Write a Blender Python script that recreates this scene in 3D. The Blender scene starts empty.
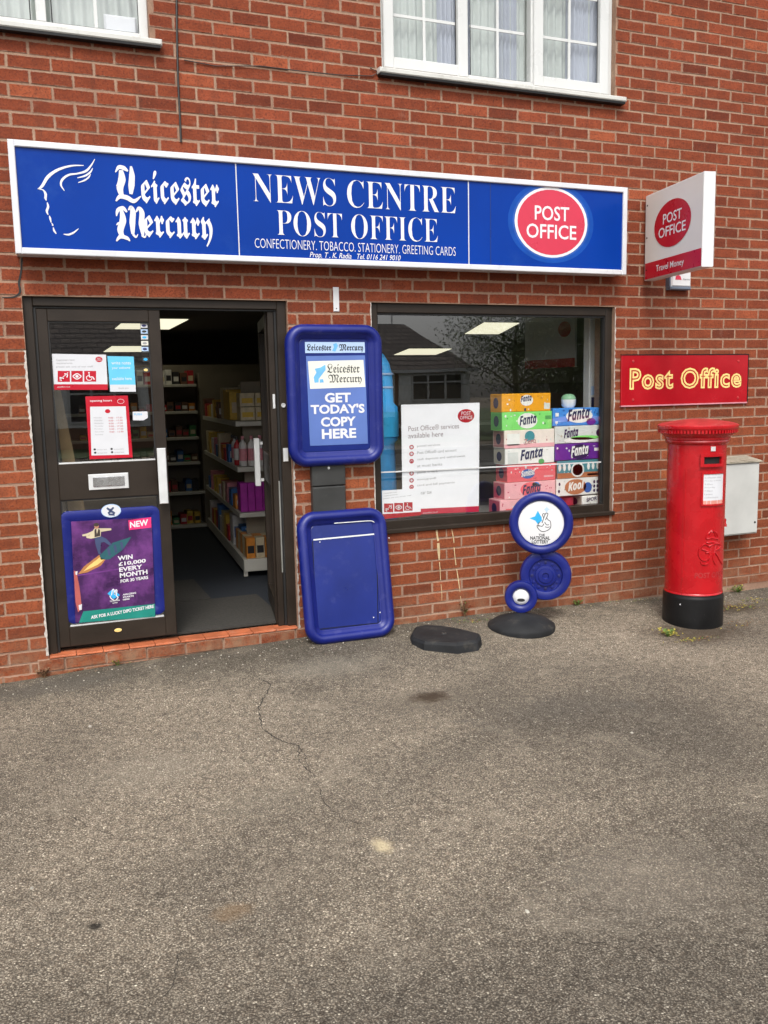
import bpy, math, random
from mathutils import Vector, Matrix
from math import sin, cos, pi, radians as R
random.seed(7)
scene = bpy.context.scene
col = scene.collection

# ------------------------------------------------------------------ camera solve (measured from brick gauge 225 x 75 mm)
FPX = 879.04
CAM = Vector((-0.1177, -5.3921, 1.6381))
YAW, PIT, ROL = 0.37686, -0.135407, -0.0212065
_f = Vector((sin(YAW)*cos(PIT), cos(YAW)*cos(PIT), sin(PIT)))
_r = _f.cross(Vector((0, 0, 1))).normalized()
_u = _r.cross(_f)
CR = _r*cos(ROL) + _u*sin(ROL)
CU = _u*cos(ROL) - _r*sin(ROL)
CF = _f
def ray(px, py): return CF + CR*((px-384)/FPX) - CU*((py-512)/FPX)
def at(px, py, Y=0.0):
    d = ray(px, py); return CAM + d*((Y-CAM.y)/d.y)
def atX(px, py, X):
    d = ray(px, py); return CAM + d*((X-CAM.x)/d.x)
def atZ(px, py, Z=0.0):
    d = ray(px, py); return CAM + d*((Z-CAM.z)/d.z)

def gz(x, y):
    pts = [(-9, .0), (-.4, .018), (.15, .037), (.76, .05), (1.38, .068), (2.6, .07), (3.4, .055), (4.3, .03), (5.1, -.012), (9, -.02)]
    b = pts[-1][1] if x > pts[-1][0] else pts[0][1]
    for (a, za), (c_, zc) in zip(pts, pts[1:]):
        if a <= x <= c_:
            t = (x-a)/(c_-a); b = za+(zc-za)*t
    t = min(1, max(0, 1+y/1.1)); t = t*t*(3-2*t)
    z = b*t
    m = min(1, max(0, (y+8)/3))
    z += m*(.004*sin(x*2.3+y*1.7+.5)+.003*sin(x*5.1-y*3.9)+.002*sin(x*9.7+y*8.3))*(1-t*.6)
    return z

# ------------------------------------------------------------------ materials
def s2l(v):
    v /= 255.0
    return v/12.92 if v <= .04045 else ((v+.055)/1.055)**2.4
def C(r, g, b): return (s2l(r), s2l(g), s2l(b), 1)
MATS = {}
def N(nt, t, **k):
    n = nt.nodes.new(t)
    for a, v in k.items(): setattr(n, a, v)
    return n
def mat(name, rgb, rough=.5, var=.12, scale=12, bump=0.0, bscale=80, metal=0, spec=.5, dirt=None, coat=0, obj=False):
    if name in MATS: return MATS[name]
    m = bpy.data.materials.new(name); m.use_nodes = True; nt = m.node_tree
    b = nt.nodes['Principled BSDF']; L = nt.links
    tc = N(nt, 'ShaderNodeTexCoord')
    nz = N(nt, 'ShaderNodeTexNoise'); nz.inputs['Scale'].default_value = scale; nz.inputs['Detail'].default_value = 6
    L.new(tc.outputs['Object'], nz.inputs['Vector'])
    mr = N(nt, 'ShaderNodeMapRange'); mr.inputs['From Min'].default_value = .3; mr.inputs['From Max'].default_value = .7
    mr.inputs['To Min'].default_value = 1-var; mr.inputs['To Max'].default_value = 1+var
    L.new(nz.outputs['Fac'], mr.inputs['Value'])
    mx = N(nt, 'ShaderNodeVectorMath', operation='SCALE'); mx.inputs[0].default_value = rgb[:3]
    L.new(mr.outputs['Result'], mx.inputs['Scale'])
    out = mx.outputs['Vector']
    if dirt:
        n2 = N(nt, 'ShaderNodeTexNoise'); n2.inputs['Scale'].default_value = dirt[1]; n2.inputs['Detail'].default_value = 8; n2.inputs['Roughness'].default_value = .7
        L.new(tc.outputs['Object'], n2.inputs['Vector'])
        r2 = N(nt, 'ShaderNodeMapRange'); r2.inputs['From Min'].default_value = dirt[2]; r2.inputs['From Max'].default_value = dirt[2]+.15
        r2.inputs['To Max'].default_value = dirt[3]
        L.new(n2.outputs['Fac'], r2.inputs['Value'])
        m2 = N(nt, 'ShaderNodeMixRGB'); m2.inputs['Color2'].default_value = dirt[0]
        L.new(r2.outputs['Result'], m2.inputs['Fac']); L.new(out, m2.inputs['Color1']); out = m2.outputs['Color']
    L.new(out, b.inputs['Base Color'])
    rr = N(nt, 'ShaderNodeMapRange'); rr.inputs['To Min'].default_value = max(.03, rough-.12); rr.inputs['To Max'].default_value = min(1, rough+.12)
    L.new(nz.outputs['Fac'], rr.inputs['Value']); L.new(rr.outputs['Result'], b.inputs['Roughness'])
    b.inputs['Metallic'].default_value = metal
    b.inputs['Specular IOR Level'].default_value = spec
    b.inputs['Coat Weight'].default_value = coat
    if bump:
        n3 = N(nt, 'ShaderNodeTexNoise'); n3.inputs['Scale'].default_value = bscale; n3.inputs['Detail'].default_value = 4
        L.new(tc.outputs['Object'], n3.inputs['Vector'])
        bp = N(nt, 'ShaderNodeBump'); bp.inputs['Strength'].default_value = bump; bp.inputs['Distance'].default_value = .004
        L.new(n3.outputs['Fac'], bp.inputs['Height']); L.new(bp.outputs['Normal'], b.inputs['Normal'])
    MATS[name] = m
    return m
def emis(name, rgb, s):
    m = bpy.data.materials.new(name); m.use_nodes = True
    b = m.node_tree.nodes['Principled BSDF']
    b.inputs['Base Color'].default_value = rgb; b.inputs['Emission Color'].default_value = rgb; b.inputs['Emission Strength'].default_value = s
    return m
def glass_mat(name, tint=(.975, .985, .98, 1), refl=1.0):
    m = bpy.data.materials.new(name); m.use_nodes = True; nt = m.node_tree; nt.nodes.clear(); L = nt.links
    o = N(nt, 'ShaderNodeOutputMaterial'); mx = N(nt, 'ShaderNodeMixShader')
    t = N(nt, 'ShaderNodeBsdfTransparent'); t.inputs['Color'].default_value = tint
    g = N(nt, 'ShaderNodeBsdfGlossy'); g.inputs['Roughness'].default_value = .004
    ge = N(nt, 'ShaderNodeNewGeometry'); dt = N(nt, 'ShaderNodeVectorMath', operation='DOT_PRODUCT')
    L.new(ge.outputs['Normal'], dt.inputs[0]); L.new(ge.outputs['Incoming'], dt.inputs[1])
    ab = N(nt, 'ShaderNodeMath', operation='ABSOLUTE'); L.new(dt.outputs['Value'], ab.inputs[0])
    om = N(nt, 'ShaderNodeMath', operation='SUBTRACT'); om.inputs[0].default_value = 1.0; L.new(ab.outputs[0], om.inputs[1]); om.use_clamp = True
    fr = N(nt, 'ShaderNodeMath', operation='POWER'); fr.inputs[1].default_value = 4.0; L.new(om.outputs[0], fr.inputs[0])
    mm = N(nt, 'ShaderNodeMath', operation='ADD'); mm.inputs[1].default_value = .20*refl; mm.use_clamp = True
    tc = N(nt, 'ShaderNodeTexCoord'); nz = N(nt, 'ShaderNodeTexNoise'); nz.inputs['Scale'].default_value = 1.3
    bp = N(nt, 'ShaderNodeBump'); bp.inputs['Strength'].default_value = .04; bp.inputs['Distance'].default_value = .02
    L.new(tc.outputs['Object'], nz.inputs['Vector']); L.new(nz.outputs['Fac'], bp.inputs['Height']); L.new(bp.outputs['Normal'], g.inputs['Normal'])
    L.new(fr.outputs[0], mm.inputs[0]); L.new(mm.outputs[0], mx.inputs['Fac'])
    L.new(t.outputs[0], mx.inputs[1]); L.new(g.outputs[0], mx.inputs[2]); L.new(mx.outputs[0], o.inputs['Surface'])
    return m

def ramp(nt, fac, stops):
    r = N(nt, 'ShaderNodeValToRGB'); e = r.color_ramp.elements
    e[0].position, e[0].color = stops[0]; e[1].position, e[1].color = stops[-1]
    for p_, c_ in stops[1:-1]:
        x = e.new(p_); x.color = c_
    nt.links.new(fac, r.inputs['Fac']); return r.outputs['Color']
def noise(nt, vec, scale, detail=5, rough=.6, dist=0):
    n = N(nt, 'ShaderNodeTexNoise'); n.inputs['Scale'].default_value = scale; n.inputs['Detail'].default_value = detail
    n.inputs['Roughness'].default_value = rough; n.inputs['Distortion'].default_value = dist
    nt.links.new(vec, n.inputs['Vector']); return n.outputs['Fac']
def mapr(nt, v, a, b, c_=0, d=1):
    m = N(nt, 'ShaderNodeMapRange'); m.inputs['From Min'].default_value = a; m.inputs['From Max'].default_value = b
    m.inputs['To Min'].default_value = c_; m.inputs['To Max'].default_value = d
    nt.links.new(v, m.inputs['Value']); return m.outputs['Result']
def mixc(nt, fac, c1, c2, typ='MIX'):
    m = N(nt, 'ShaderNodeMixRGB', blend_type=typ)
    for s, v in (('Fac', fac), ('Color1', c1), ('Color2', c2)):
        if isinstance(v, (int, float, tuple)): m.inputs[s].default_value = v
        else: nt.links.new(v, m.inputs[s])
    return m.outputs['Color']
def math_(nt, op, a, b=None):
    m = N(nt, 'ShaderNodeMath', operation=op)
    for i, v in enumerate((a, b)):
        if v is None: continue
        if isinstance(v, (int, float)): m.inputs[i].default_value = v
        else: nt.links.new(v, m.inputs[i])
    return m.outputs[0]

def brick_material():
    m = bpy.data.materials.new('brick'); m.use_nodes = True; nt = m.node_tree; b = nt.nodes['Principled BSDF']; L = nt.links
    tc = N(nt, 'ShaderNodeTexCoord'); v = tc.outputs['Object']
    a = N(nt, 'ShaderNodeAttribute', attribute_name='tint'); sp = N(nt, 'ShaderNodeSeparateColor'); L.new(a.outputs['Color'], sp.inputs[0])
    base = ramp(nt, sp.outputs[0], [(0, (.105, .022, .010, 1)), (.3, (.160, .034, .014, 1)), (.7, (.195, .043, .017, 1)), (.92, (.225, .050, .022, 1)), (1, (.27, .066, .027, 1))])
    # blotches inside a brick, shifted per brick
    add = N(nt, 'ShaderNodeVectorMath', operation='ADD'); L.new(v, add.inputs[0]); L.new(a.outputs['Vector'], add.inputs[1])
    n1 = noise(nt, add.outputs[0], 14, 6, .65)
    c1 = mixc(nt, mapr(nt, n1, .35, .7, 0, .75), base, mixc(nt, 1.0, base, (1.45, 1.5, 1.5, 1), 'MULTIPLY'))
    n2 = noise(nt, v, 85, 5, .75)
    c2 = mixc(nt, mapr(nt, n2, .50, .62, 0, .7), c1, (.075, .018, .013, 1))
    n3 = noise(nt, v, 95, 5, .6)
    c3 = mixc(nt, mapr(nt, n3, .60, .74, 0, .5), c2, (.38, .15, .085, 1))
    # efflorescence / mortar smears
    n4 = noise(nt, v, 5.5, 9, .72)
    wht = mapr(nt, n4, .60, .74, 0, .34)
    c4 = mixc(nt, wht, c3, (.36, .235, .18, 1))
    # weathering close to the ground (splash zone)
    sx = N(nt, 'ShaderNodeSeparateXYZ'); L.new(v, sx.inputs[0])
    low = math_(nt, 'MULTIPLY', mapr(nt, sx.outputs[2], .32, .05, 0, .55), mapr(nt, noise(nt, v, 9, 8, .7), .38, .62))
    c5 = mixc(nt, low, c4, (.25, .16, .11, 1))
    low2 = mapr(nt, sx.outputs[2], 2.25, .9, 0, .33)
    c6 = mixc(nt, low2, c5, mixc(nt, 1.0, c5, (1.22, 1.65, 1.35, 1), 'MULTIPLY'))
    ea = N(nt, 'ShaderNodeAttribute', attribute_name='edge')
    nn = math_(nt, 'ADD', math_(nt, 'MULTIPLY', noise(nt, v, 42, 5, .7), 1.5), math_(nt, 'MULTIPLY', noise(nt, v, 2.2, 4, .6), .9))
    ee = mapr(nt, math_(nt, 'ADD', ea.outputs['Fac'], nn), 2.02, 2.25, 0, .85)
    c6 = mixc(nt, ee, c6, (.33, .205, .145, 1))
    streak = N(nt, 'ShaderNodeMapping'); streak.inputs['Scale'].default_value = (7, 7, .55); L.new(v, streak.inputs['Vector'])
    c6 = mixc(nt, mapr(nt, noise(nt, streak.outputs[0], 1.0, 6, .7), .54, .72, 0, .42), c6, (.065, .028, .019, 1))
    L.new(c6, b.inputs['Base Color'])
    b.inputs['Roughness'].default_value = .88; b.inputs['Specular IOR Level'].default_value = .25
    hb = math_(nt, 'ADD', math_(nt, 'MULTIPLY', n2, .7), math_(nt, 'MULTIPLY', noise(nt, v, 40, 6, .7), 1.0))
    bp = N(nt, 'ShaderNodeBump'); bp.inputs['Strength'].default_value = .75; bp.inputs['Distance'].default_value = .004
    L.new(hb, bp.inputs['Height']); L.new(bp.outputs['Normal'], b.inputs['Normal'])
    return m
def mortar_material():
    m = bpy.data.materials.new('mortar'); m.use_nodes = True; nt = m.node_tree; b = nt.nodes['Principled BSDF']; L = nt.links
    tc = N(nt, 'ShaderNodeTexCoord'); v = tc.outputs['Object']
    c1 = mixc(nt, mapr(nt, noise(nt, v, 3, 8, .7), .35, .65), (.24, .135, .09, 1), (.39, .26, .18, 1))
    c2 = mixc(nt, mapr(nt, noise(nt, v, 60, 6, .7), .52, .7, 0, .6), c1, (.15, .095, .065, 1))
    L.new(c2, b.inputs['Base Color']); b.inputs['Roughness'].default_value = .95
    bp = N(nt, 'ShaderNodeBump'); bp.inputs['Strength'].default_value = .8; bp.inputs['Distance'].default_value = .004
    L.new(noise(nt, v, 180, 3), bp.inputs['Height']); L.new(bp.outputs['Normal'], b.inputs['Normal'])
    return m
def tarmac_material():
    m = bpy.data.materials.new('tarmac'); m.use_nodes = True; nt = m.node_tree; b = nt.nodes['Principled BSDF']; L = nt.links
    tc = N(nt, 'ShaderNodeTexCoord'); v = tc.outputs['Object']
    def vor(s, feat='F1'):
        n = N(nt, 'ShaderNodeTexVoronoi'); n.feature = feat; n.inputs['Scale'].default_value = s
        wr = N(nt, 'ShaderNodeVectorMath', operation='ADD'); L.new(v, wr.inputs[0])
        wn = N(nt, 'ShaderNodeTexNoise'); wn.inputs['Scale'].default_value = s*.7; L.new(v, wn.inputs['Vector'])
        ws = N(nt, 'ShaderNodeVectorMath', operation='SCALE'); ws.inputs['Scale'].default_value = .9/s; L.new(wn.outputs['Color'], ws.inputs[0]); L.new(ws.outputs[0], wr.inputs[1])
        L.new(wr.outputs[0], n.inputs['Vector']); return n
    va = vor(150); vb = vor(290)
    s1 = N(nt, 'ShaderNodeSeparateColor'); L.new(va.outputs['Color'], s1.inputs[0])
    s2 = N(nt, 'ShaderNodeSeparateColor'); L.new(vb.outputs['Color'], s2.inputs[0])
    stone = ramp(nt, s1.outputs[0], [(0, (.09, .073, .056, 1)), (.4, (.165, .139, .11, 1)), (.75, (.215, .19, .155, 1)), (.95, (.31, .275, .22, 1)), (1, (.52, .48, .40, 1))])
    fine = ramp(nt, s2.outputs[0], [(0, (.08, .066, .05, 1)), (.6, (.17, .15, .122, 1)), (.93, (.27, .24, .20, 1)), (1, (.5, .46, .38, 1))])
    c1 = mixc(nt, mapr(nt, noise(nt, v, 60, 3), .42, .58), stone, fine)
    gap = mapr(nt, va.outputs['Distance'], .32, .62, 0, .75)
    c2 = mixc(nt, gap, c1, (.040, .034, .028, 1))
    # broad worn / dusty and bitumen-rich patches
    big = noise(nt, v, .42, 5, .55, .5)
    c3 = mixc(nt, mapr(nt, big, .40, .60, 0, .85), mixc(nt, 1.0, c2, (.98, .975, .96, 1), 'MULTIPLY'), mixc(nt, 1.0, c2, (2.0, 1.96, 1.87, 1), 'MULTIPLY'))
    mot = noise(nt, v, 22, 6, .75)
    c3 = mixc(nt, mapr(nt, mot, .35, .68, 0, 1), mixc(nt, 1.0, c3, (.70, .69, .68, 1), 'MULTIPLY'), mixc(nt, 1.0, c3, (1.32, 1.31, 1.29, 1), 'MULTIPLY'))
    mid = noise(nt, v, 3.3, 8, .7, .3)
    c4 = mixc(nt, mapr(nt, mid, .55, .75, 0, .42), c3, (.36, .31, .24, 1))
    c4 = mixc(nt, mapr(nt, noise(nt, v, 2.1, 7, .7), .60, .72, 0, .4), c4, (.10, .094, .082, 1))
    sx = N(nt, 'ShaderNodeSeparateXYZ'); L.new(v, sx.inputs[0])
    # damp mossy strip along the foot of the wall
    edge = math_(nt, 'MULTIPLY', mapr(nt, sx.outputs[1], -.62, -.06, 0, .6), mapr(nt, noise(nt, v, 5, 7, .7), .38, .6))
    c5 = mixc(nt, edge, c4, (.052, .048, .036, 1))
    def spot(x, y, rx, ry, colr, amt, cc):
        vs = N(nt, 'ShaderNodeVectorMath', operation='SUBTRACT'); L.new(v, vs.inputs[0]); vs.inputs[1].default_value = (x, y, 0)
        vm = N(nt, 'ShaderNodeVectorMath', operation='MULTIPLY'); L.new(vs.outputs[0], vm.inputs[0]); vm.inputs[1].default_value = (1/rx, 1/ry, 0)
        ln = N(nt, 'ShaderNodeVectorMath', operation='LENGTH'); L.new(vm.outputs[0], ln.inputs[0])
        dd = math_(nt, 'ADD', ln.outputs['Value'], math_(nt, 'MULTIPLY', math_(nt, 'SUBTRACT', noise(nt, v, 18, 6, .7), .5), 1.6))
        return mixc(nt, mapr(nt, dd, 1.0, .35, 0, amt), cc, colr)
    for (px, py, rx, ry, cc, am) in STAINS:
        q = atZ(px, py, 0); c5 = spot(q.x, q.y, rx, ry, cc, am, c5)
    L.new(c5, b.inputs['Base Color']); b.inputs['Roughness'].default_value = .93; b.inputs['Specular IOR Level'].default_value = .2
    h = math_(nt, 'SUBTRACT', 1.0, va.outputs['Distance'])
    h = math_(nt, 'ADD', math_(nt, 'MULTIPLY', h, .8), math_(nt, 'MULTIPLY', noise(nt, v, 30, 4), .6))
    bp = N(nt, 'ShaderNodeBump'); bp.inputs['Strength'].default_value = .9; bp.inputs['Distance'].default_value = .006
    L.new(h, bp.inputs['Height']); L.new(bp.outputs['Normal'], b.inputs['Normal'])
    return m
STAINS = [(428, 700, .30, .20, (.13, .11, .085, 1), .5), (430, 698, .15, .10, (.045, .028, .016, 1), .85), (560, 705, .5, .28, (.10, .098, .09, 1), .12), (60, 690, .5, .2, (.07, .068, .06, 1), .5), (330, 672, .4, .2, (.30, .27, .22, 1), .3), (150, 770, .4, .25, (.27, .24, .19, 1), .25), (382, 845, .045, .07, (.55, .46, .29, 1), .75),
          (232, 912, .09, .06, (.20, .13, .07, 1), .5), (95, 927, .03, .025, (.02, .018, .015, 1), .9),
          
          (650, 880, .45, .35, (.26, .225, .18, 1), .25), (260, 800, .3, .2, (.20, .18, .14, 1), .2),
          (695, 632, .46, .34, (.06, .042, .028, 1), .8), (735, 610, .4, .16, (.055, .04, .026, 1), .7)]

M_brick = brick_material(); M_mortar = mortar_material(); M_tarmac = tarmac_material()
M_bronze = mat('bronze_frame', (.024, .017, .012, 1), .45, .18, 6, .15, 60, spec=.3)
M_bronze2 = mat('black_gasket', (.008, .008, .008, 1), .6)
M_upvc = mat('white_upvc', (.60, .61, .60, 1), .3, .04, 3, dirt=((.42, .41, .36, 1), 6, .62, .3))
M_sill = mat('weathered_sill', (.55, .55, .52, 1), .45, .08, 5, dirt=((.30, .29, .24, 1), 9, .55, .6))
M_white = mat('white_paint', (.66, .66, .67, 1), .35, .04, 4)
M_offwhite = mat('white_sign_face', (.70, .69, .66, 1), .35, .04, 3)
M_trim = mat('white_sign_trim', (.62, .63, .66, 1), .3, .05, 5, dirt=((.45, .45, .44, 1), 12, .62, .4))
M_blue = mat('sign_blue', (.001, .035, .27, 1), .18, .10, 2.0, spec=.12, dirt=((.012, .06, .30, 1), 3, .58, .5))
M_blue2 = mat('sign_blue_joint', (.003, .02, .13, 1), .3)
M_tray = mat('tray_blue_plastic', (.003, .010, .150, 1), .40, .12, 5, dirt=((.045, .05, .2, 1), 14, .56, .5))
M_trayin = mat('tray_blue_panel', (.003, .014, .15, 1), .32, .16, 4, dirt=((.04, .05, .2, 1), 7, .55, .45))
M_pink = mat('roundel_red', (.55, .028, .065, 1), .3, .04)
M_red = mat('red_vinyl', (.45, .006, .022, 1), .3, .06)
M_enamel = mat('red_enamel', (.36, .003, .010, 1), .22, .08, 6, coat=.4)
M_gold = mat('cream_gold', (.82, .60, .22, 1), .4, .06)
M_pbred = mat('postbox_red_paint', (.41, .003, .008, 1), .27, .12, 7, .35, 22, coat=.3, dirt=((.24, .006, .008, 1), 9, .60, .5))
M_pbold = mat('postbox_faded_red', (.38, .02, .022, 1), .55, .2, 12, .3, 60, dirt=((.50, .09, .08, 1), 16, .52, .45))
M_black = mat('black_paint', (.006, .006, .0065, 1), .42, .25, 9, .3, 40, spec=.3, dirt=((.09, .085, .08, 1), 30, .64, .6))
M_rubber = mat('dark_rubber', (.016, .017, .0185, 1), .7, .3, 10, .12, 70, spec=.25, dirt=((.075, .066, .053, 1), 11, .56, .5))
M_greyplas = mat('dark_grey_plastic', (.030, .031, .030, 1), .5, .15, 8, dirt=((.10, .10, .09, 1), 16, .6, .4))
M_steel = mat('brushed_steel', (.62, .63, .64, 1), .28, .06, 20, metal=.9)
M_alu = mat('satin_aluminium', (.72, .73, .73, 1), .38, .05, 20, metal=.35)
M_ink = mat('black_ink', (.015, .015, .018, 1), .5)
M_navy = mat('navy_ink', (.012, .015, .10, 1), .5)
M_grey = mat('grey_ink', (.30, .30, .31, 1), .5)
M_paper = mat('white_paper', (.60, .61, .64, 1), .45, .03)
M_text = mat('white_lettering', (.70, .70, .72, 1), .4, .02)
M_tile = mat('orange_quarry_tile', (.42, .115, .045, 1), .6, .25, 12, .3, 60, dirt=((.34, .24, .18, 1), 14, .56, .5))
M_cable = mat('black_cable', (.014, .013, .012, 1), .5)
M_putty = mat('pale_sealant', (.46, .42, .38, 1), .8, .3, 40, .5, 120)
M_glass = glass_mat('shop_glass')
M_upglass = glass_mat('upper_window_glass', (.98, .99, .99, 1), .8)

# ------------------------------------------------------------------ mesh building
class MB:
    def __init__(s): s.v = []; s.f = []; s.mi = []; s.mats = []
    def m(s, mt):
        if mt not in s.mats: s.mats.append(mt)
        return s.mats.index(mt)
    def add(s, vs, fs, mt):
        o = len(s.v); i = s.m(mt); s.v += [Vector(x) for x in vs]
        for f in fs: s.f.append(tuple(k+o for k in f)); s.mi.append(i)
    def box(s, x0, x1, y0, y1, z0, z1, mt, bev=0.0):
        s.fbox(WORLD, x0, x1, z0, z1, -y1, -y0, mt, bev)
    def fbox(s, F, a0, a1, b0, b1, d0, d1, mt, bev=0.0):
        """box in a frame: a right, b up, d outward; optional chamfer on the outward side and corners"""
        if bev <= 0:
            vs = [F(a, b, d) for d in (d0, d1) for b in (b0, b1) for a in (a0, a1)]
            s.add(vs, [(0, 2, 3, 1), (4, 5, 7, 6), (0, 1, 5, 4), (2, 6, 7, 3), (0, 4, 6, 2), (1, 3, 7, 5)], mt)
        else:
            e = bev
            def ring(i, d): return [F(a0+i, b0+i, d), F(a1-i, b0+i, d), F(a1-i, b1-i, d), F(a0+i, b1-i, d)]
            vs = ring(e, d0)+ring(0, d0+e)+ring(0, d1-e)+ring(e, d1)
            fs = [(3, 2, 1, 0), (12, 13, 14, 15)]
            for k in range(3):
                for j in range(4):
                    a = k*4+j; b = k*4+(j+1) % 4; fs.append((a, b, b+4, a+4))
            s.add(vs, fs, mt)
    def prism(s, F, pts, d0, d1, mt):
        n = len(pts); vs = [F(a, b, d0) for a, b in pts]+[F(a, b, d1) for a, b in pts]
        ar = sum(pts[i][0]*pts[(i+1) % n][1]-pts[(i+1) % n][0]*pts[i][1] for i in range(n))
        idx = list(range(n)) if ar > 0 else list(range(n))[::-1]
        fs = [tuple(i+n for i in idx), tuple(reversed(idx))]
        for k in range(n):
            a = idx[k]; b = idx[(k+1) % n]; fs.append((a, b, b+n, a+n))
        s.add(vs, fs, mt)
    def loft(s, rings, mt, cap0=True, cap1=True):
        n = len(rings[0]); vs = [p for r in rings for p in r]; fs = []
        for k in range(len(rings)-1):
            for j in range(n):
                a = k*n+j; b = k*n+(j+1) % n; fs.append((a, b, b+n, a+n))
        if cap0: fs.append(tuple(range(n))[::-1])
        if cap1: fs.append(tuple(range((len(rings)-1)*n, len(rings)*n)))
        s.add(vs, fs, mt)
    def rrect(s, F, a0, a1, b0, b1, r, prof, mt, seg=8, cap0=True, cap1=True):
        """rounded rectangle lofted through prof = [(inset, depth)...]"""
        rings = []
        for ins, d in prof:
            rr = max(r-ins, .001); ring = []
            for cx, cy, t0 in ((a1-ins-rr, b0+ins+rr, -90), (a1-ins-rr, b1-ins-rr, 0), (a0+ins+rr, b1-ins-rr, 90), (a0+ins+rr, b0+ins+rr, 180)):
                for k in range(seg+1):
                    t = R(t0+90*k/seg); ring.append(F(cx+rr*cos(t), cy+rr*sin(t), d))
            rings.append(ring)
        s.loft(rings, mt, cap0, cap1)
    def disc(s, F, cx, cy, prof, mt, seg=48, cap0=True, cap1=True, ell=1.0):
        """lathe round the frame's outward axis: prof = [(radius, depth)...]"""
        rings = [[F(cx+r*cos(2*pi*k/seg), cy+r*ell*sin(2*pi*k/seg), d) for k in range(seg)] for r, d in prof]
        s.loft(rings, mt, cap0, cap1)
    def lathe(s, c, prof, mt, seg=48, cap0=True, cap1=True):
        rings = [[Vector((c[0]+r*cos(2*pi*k/seg), c[1]+r*sin(2*pi*k/seg), c[2]+z)) for k in range(seg)] for r, z in prof]
        s.loft(rings, mt, cap0, cap1)
    def tube(s, pts, r, mt, seg=8):
        pts = [Vector(p) for p in pts]; rings = []
        for i, p in enumerate(pts):
            d = (pts[min(i+1, len(pts)-1)]-pts[max(i-1, 0)]).normalized()
            a = d.orthogonal().normalized() if i == 0 else (a0-d*a0.dot(d)).normalized()
            a0 = a; b = d.cross(a); rr = r[i] if isinstance(r, (list, tuple)) else r
            rings.append([p+a*rr*cos(2*pi*k/seg)+b*rr*sin(2*pi*k/seg) for k in range(seg)])
        s.loft(rings, mt)
    def build(s, name, parent=None, label=None, cat=None, group=None, kind=None, smooth=None, origin=None):
        me = bpy.data.meshes.new(name)
        if parent is not None: o0 = wloc(parent)
        elif origin is not None: o0 = Vector(origin)
        elif kind: o0 = Vector((0, 0, 0))
        else:
            xs = [v.x for v in s.v]; ys = [v.y for v in s.v]; zs = [v.z for v in s.v]
            o0 = Vector(((min(xs)+max(xs))/2, (min(ys)+max(ys))/2, min(zs)))
        me.from_pydata([v-o0 for v in s.v], [], s.f)
        for mt in s.mats: me.materials.append(mt)
        me.polygons.foreach_set('material_index', s.mi)
        if smooth is not None:
            me.polygons.foreach_set('use_smooth', [True]*len(me.polygons))
            me.update()
            try: me.set_sharp_from_angle(angle=R(smooth))
            except Exception: pass
        me.update()
        o = bpy.data.objects.new(name, me); col.objects.link(o)
        if parent is not None: o.parent = parent
        else: o.location = o0
        tag(o, label, cat, group, kind)
        return o
def wloc(o):
    l = Vector((0, 0, 0))
    while o is not None: l = l+Vector(o.location); o = o.parent
    return l
def tag(o, label=None, cat=None, group=None, kind=None):
    if label: o['label'] = label
    if cat: o['category'] = cat
    if group: o['group'] = group
    if kind: o['kind'] = kind
def empty(name, loc, label, cat, group=None):
    o = bpy.data.objects.new(name, None); o.empty_display_size = .1; col.objects.link(o); o.location = loc
    tag(o, label, cat, group); return o
def Fr(o, r, u, n):
    o, r, u, n = map(Vector, (o, r, u, n))
    return lambda a, b, d=0.0: o+r*a+u*b+n*d
WORLD = Fr((0, 0, 0), (1, 0, 0), (0, 0, 1), (0, -1, 0))
def WP(Y): return Fr((0, Y, 0), (1, 0, 0), (0, 0, 1), (0, -1, 0))      # a plane parallel to the wall at depth Y
def XZ(px, py, Y):
    q = at(px, py, Y); return (q.x, q.z)

_tc = {}
SPC = [1.0]
def text_geo(body, off, res=3, italic=0):
    k = (body, off, res, italic, SPC[0])
    if k not in _tc:
        cu = bpy.data.curves.new('lettering', 'FONT'); cu.body = body; cu.offset = off; cu.resolution_u = res; cu.shear = italic; cu.space_character = SPC[0]
        o = bpy.data.objects.new('lettering', cu); col.objects.link(o)
        dg = bpy.context.evaluated_depsgraph_get(); dg.update()
        me = bpy.data.meshes.new_from_object(o.evaluated_get(dg))
        vs = [(v.co.x, v.co.y) for v in me.vertices]; fs = [tuple(p.vertices) for p in me.polygons]
        bpy.data.objects.remove(o); bpy.data.meshes.remove(me); bpy.data.curves.remove(cu)
        _tc[k] = (vs, fs)
    return _tc[k]
def txt(mb, F, body, a0, a1, b0, b1, mt, d=.0015, off=0.0, tilt=0.0, italic=0, keep=False):
    vs, fs = text_geo(body, off, 3, italic)
    if not vs: return
    xs = [v[0] for v in vs]; ys = [v[1] for v in vs]
    x0, x1, y0, y1 = min(xs), max(xs), min(ys), max(ys)
    sx = (a1-a0)/(x1-x0); sy = (b1-b0)/(y1-y0)
    if keep: sx = sy = min(sx, sy)
    P = []
    for x, y in vs:
        a = a0+(x-x0)*sx; b = b0+(y-y0)*sy
        b += tilt*(a-a0)
        P.append(F(a, b, d))
    fs2 = []
    for f in fs:
        # make every face look along the frame's outward axis
        a, b, c_ = (Vector((vs[f[i]][0], vs[f[i]][1], 0)) for i in (0, 1, 2))
        fs2.append(f if (b-a).cross(c_-a).z > 0 else tuple(reversed(f)))
    mb.add(P, fs2, mt)
def ell(mb, F, cx, cy, rx, ry, d, mt, seg=40):
    mb.add([F(cx+rx*cos(2*pi*k/seg), cy+ry*sin(2*pi*k/seg), d) for k in range(seg)], [tuple(range(seg))], mt)
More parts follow.
